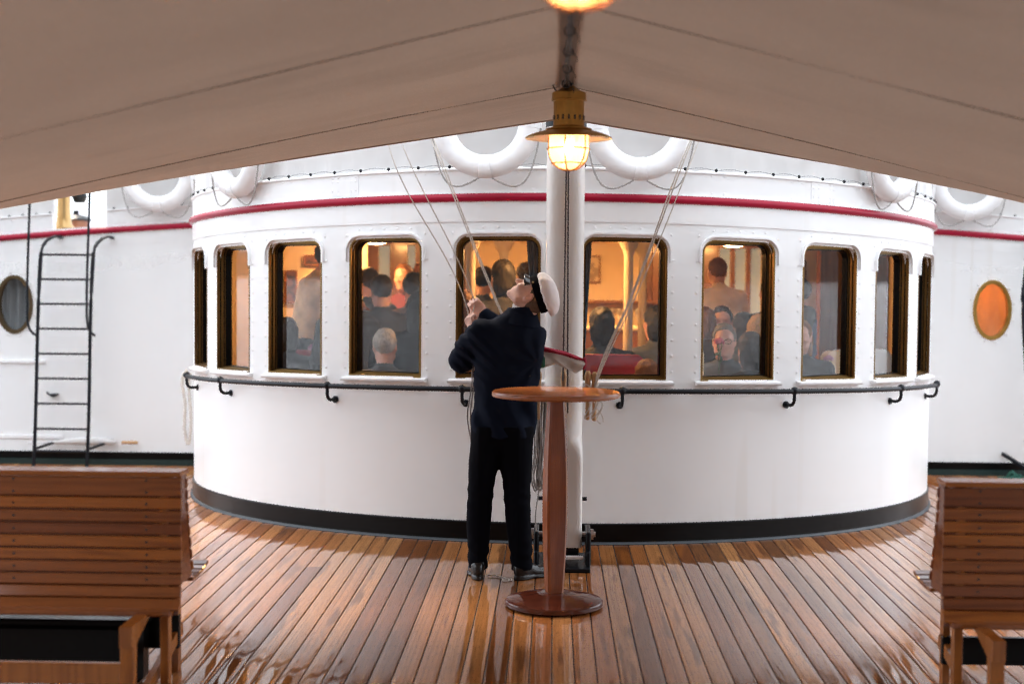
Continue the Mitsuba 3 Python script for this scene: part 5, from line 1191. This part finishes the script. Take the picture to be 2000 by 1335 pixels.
def table(label, x, y, r=.45):
    k = thing('dining_table', label, 'table'); a = np.linspace(0, 2 * math.pi, 73)[:-1]; V = []
    for z, g in ((.745, 0), (.75, .99), (.74, 1.0), (.62, 1.0), (.45, 1.0)):
        rr = r * g * (1 + (.05 * np.sin(a * 12) if z < .7 else 0) * (.75 - z) / .3); V.append(np.stack([x + rr * np.cos(a), y + rr * np.sin(a), np.full(72, z)], -1))
    V = np.vstack(V); F = np.array([[i * 72 + j, i * 72 + (j + 1) % 72, (i + 1) * 72 + (j + 1) % 72, (i + 1) * 72 + j] for i in range(4) for j in range(72)])
    put('tablecloth', (V, F), 'linen', smooth=30, parent=k); put('leg', lathe([(0, .05), (.2, .05), (.2, .08), (.04, .10), (.04, .74), (0, .74)], 24, (x, y, 0)), 'panel_wood', parent=k); return k
table('round table under a white cloth inside the fourth window from the left', -1.65, 10.95); table('round table under a white cloth inside the fourth window from the right', 1.22, 10.22, .36); table('round table under a white cloth inside the third window from the right', 2.02, 10.85, .38); table('round table under a white cloth in the middle of the saloon', .35, 11.2, .5)
def vase(label, x, y, mat, ztop):
    k = thing('flower_vase', label, 'vase'); put('vase', lathe([(0, .752), (.03, .752), (.034, .80), (.022, .87), (.016, .93), (.020, .95), (.014, .95), (.0, .90)], 24, (x, y, 0)), 'vase_white', smooth=50, parent=k)
    st = [tube(spline([(x, y, .90), (x + .006 * math.sin(i * 3), y, (ztop + .9) / 2), (x + .02 * math.cos(i * 2.2), y + .02 * math.sin(i * 2.2), ztop)], 12), .0024, 5) for i in range(3)]
    put('stem', cat(*st), 'leaf_green', smooth=True, parent=k, kind='stuff'); bl = []; rr = random.Random(int(x * 100))
    for i in range(30):
        a, e = rr.random() * 6.28, rr.random() * 1.3; m = trimesh.creation.icosphere(subdivisions=1, radius=.016); m.apply_scale([1, .9, .35]); m.apply_transform(trimesh.transformations.euler_matrix(rr.random() * 3, rr.random() * 3, rr.random() * 3)); m.apply_translation((x + .034 * math.cos(a) * math.sin(e), y + .034 * math.sin(a) * math.sin(e), ztop + .03 * math.cos(e))); bl.append(m)
    put('blossom', cat(*bl), mat, smooth=True, parent=k, kind='stuff')
    lf = []
    for i in range(4): m = trimesh.creation.icosphere(subdivisions=1, radius=.03); m.apply_scale([.35, .12, 1]); m.apply_transform(trimesh.transformations.euler_matrix(.5, i, i * 1.6)); m.apply_translation((x + .012 * math.cos(i * 1.6), y + .012 * math.sin(i * 1.6), ztop - .11 + .02 * i)); lf.append(m)
    put('leaf', cat(*lf), 'leaf_green', smooth=True, parent=k, kind='stuff'); return k
vase('lilac flower in a small vase inside the third window from the left', -1.83, 10.80, 'petal_lilac', 1.16)
vase('pink rose in a small vase inside the fourth window from the right', 1.17, 10.05, 'petal_pink', 1.27)
vase('pale lilac flower in a small vase inside the third window from the right', 2.06, 10.70, 'petal_lilac', 1.12)
def candle(label, x, y, top):
    k = thing('candle', label, 'candle'); put('wax', lathe([(0, .84), (.011, .84), (.010, top - .03), (.004, top), (0, top)], 16, (x, y, 0)), 'candle_wax', smooth=40, parent=k)
    put('holder', lathe([(0, .752), (.05, .752), (.05, .76), (.014, .775), (.014, .85), (0, .85)], 24, (x, y, 0)), 'bright_brass', smooth=30, parent=k)
candle('tall white candle inside the fourth window from the right', 1.05, 10.02, 1.22); candle('white candle inside the third window from the right', 1.98, 10.65, 1.08)
for x, lab in ((.62, 'leftmost'), (.70, 'second'), (.80, 'third'), (.90, 'rightmost')):
    k = thing('wine_glass', lab + ' wine glass standing on the saloon bar counter', 'glass', 'wine glasses on the saloon bar'); put('glass', lathe([(.03, 1.212), (.004, 1.216), (.004, 1.28), (.03, 1.32), (.036, 1.36), (.032, 1.40)], 20, (x, 15.1, 0)), 'steel', smooth=50, parent=k)
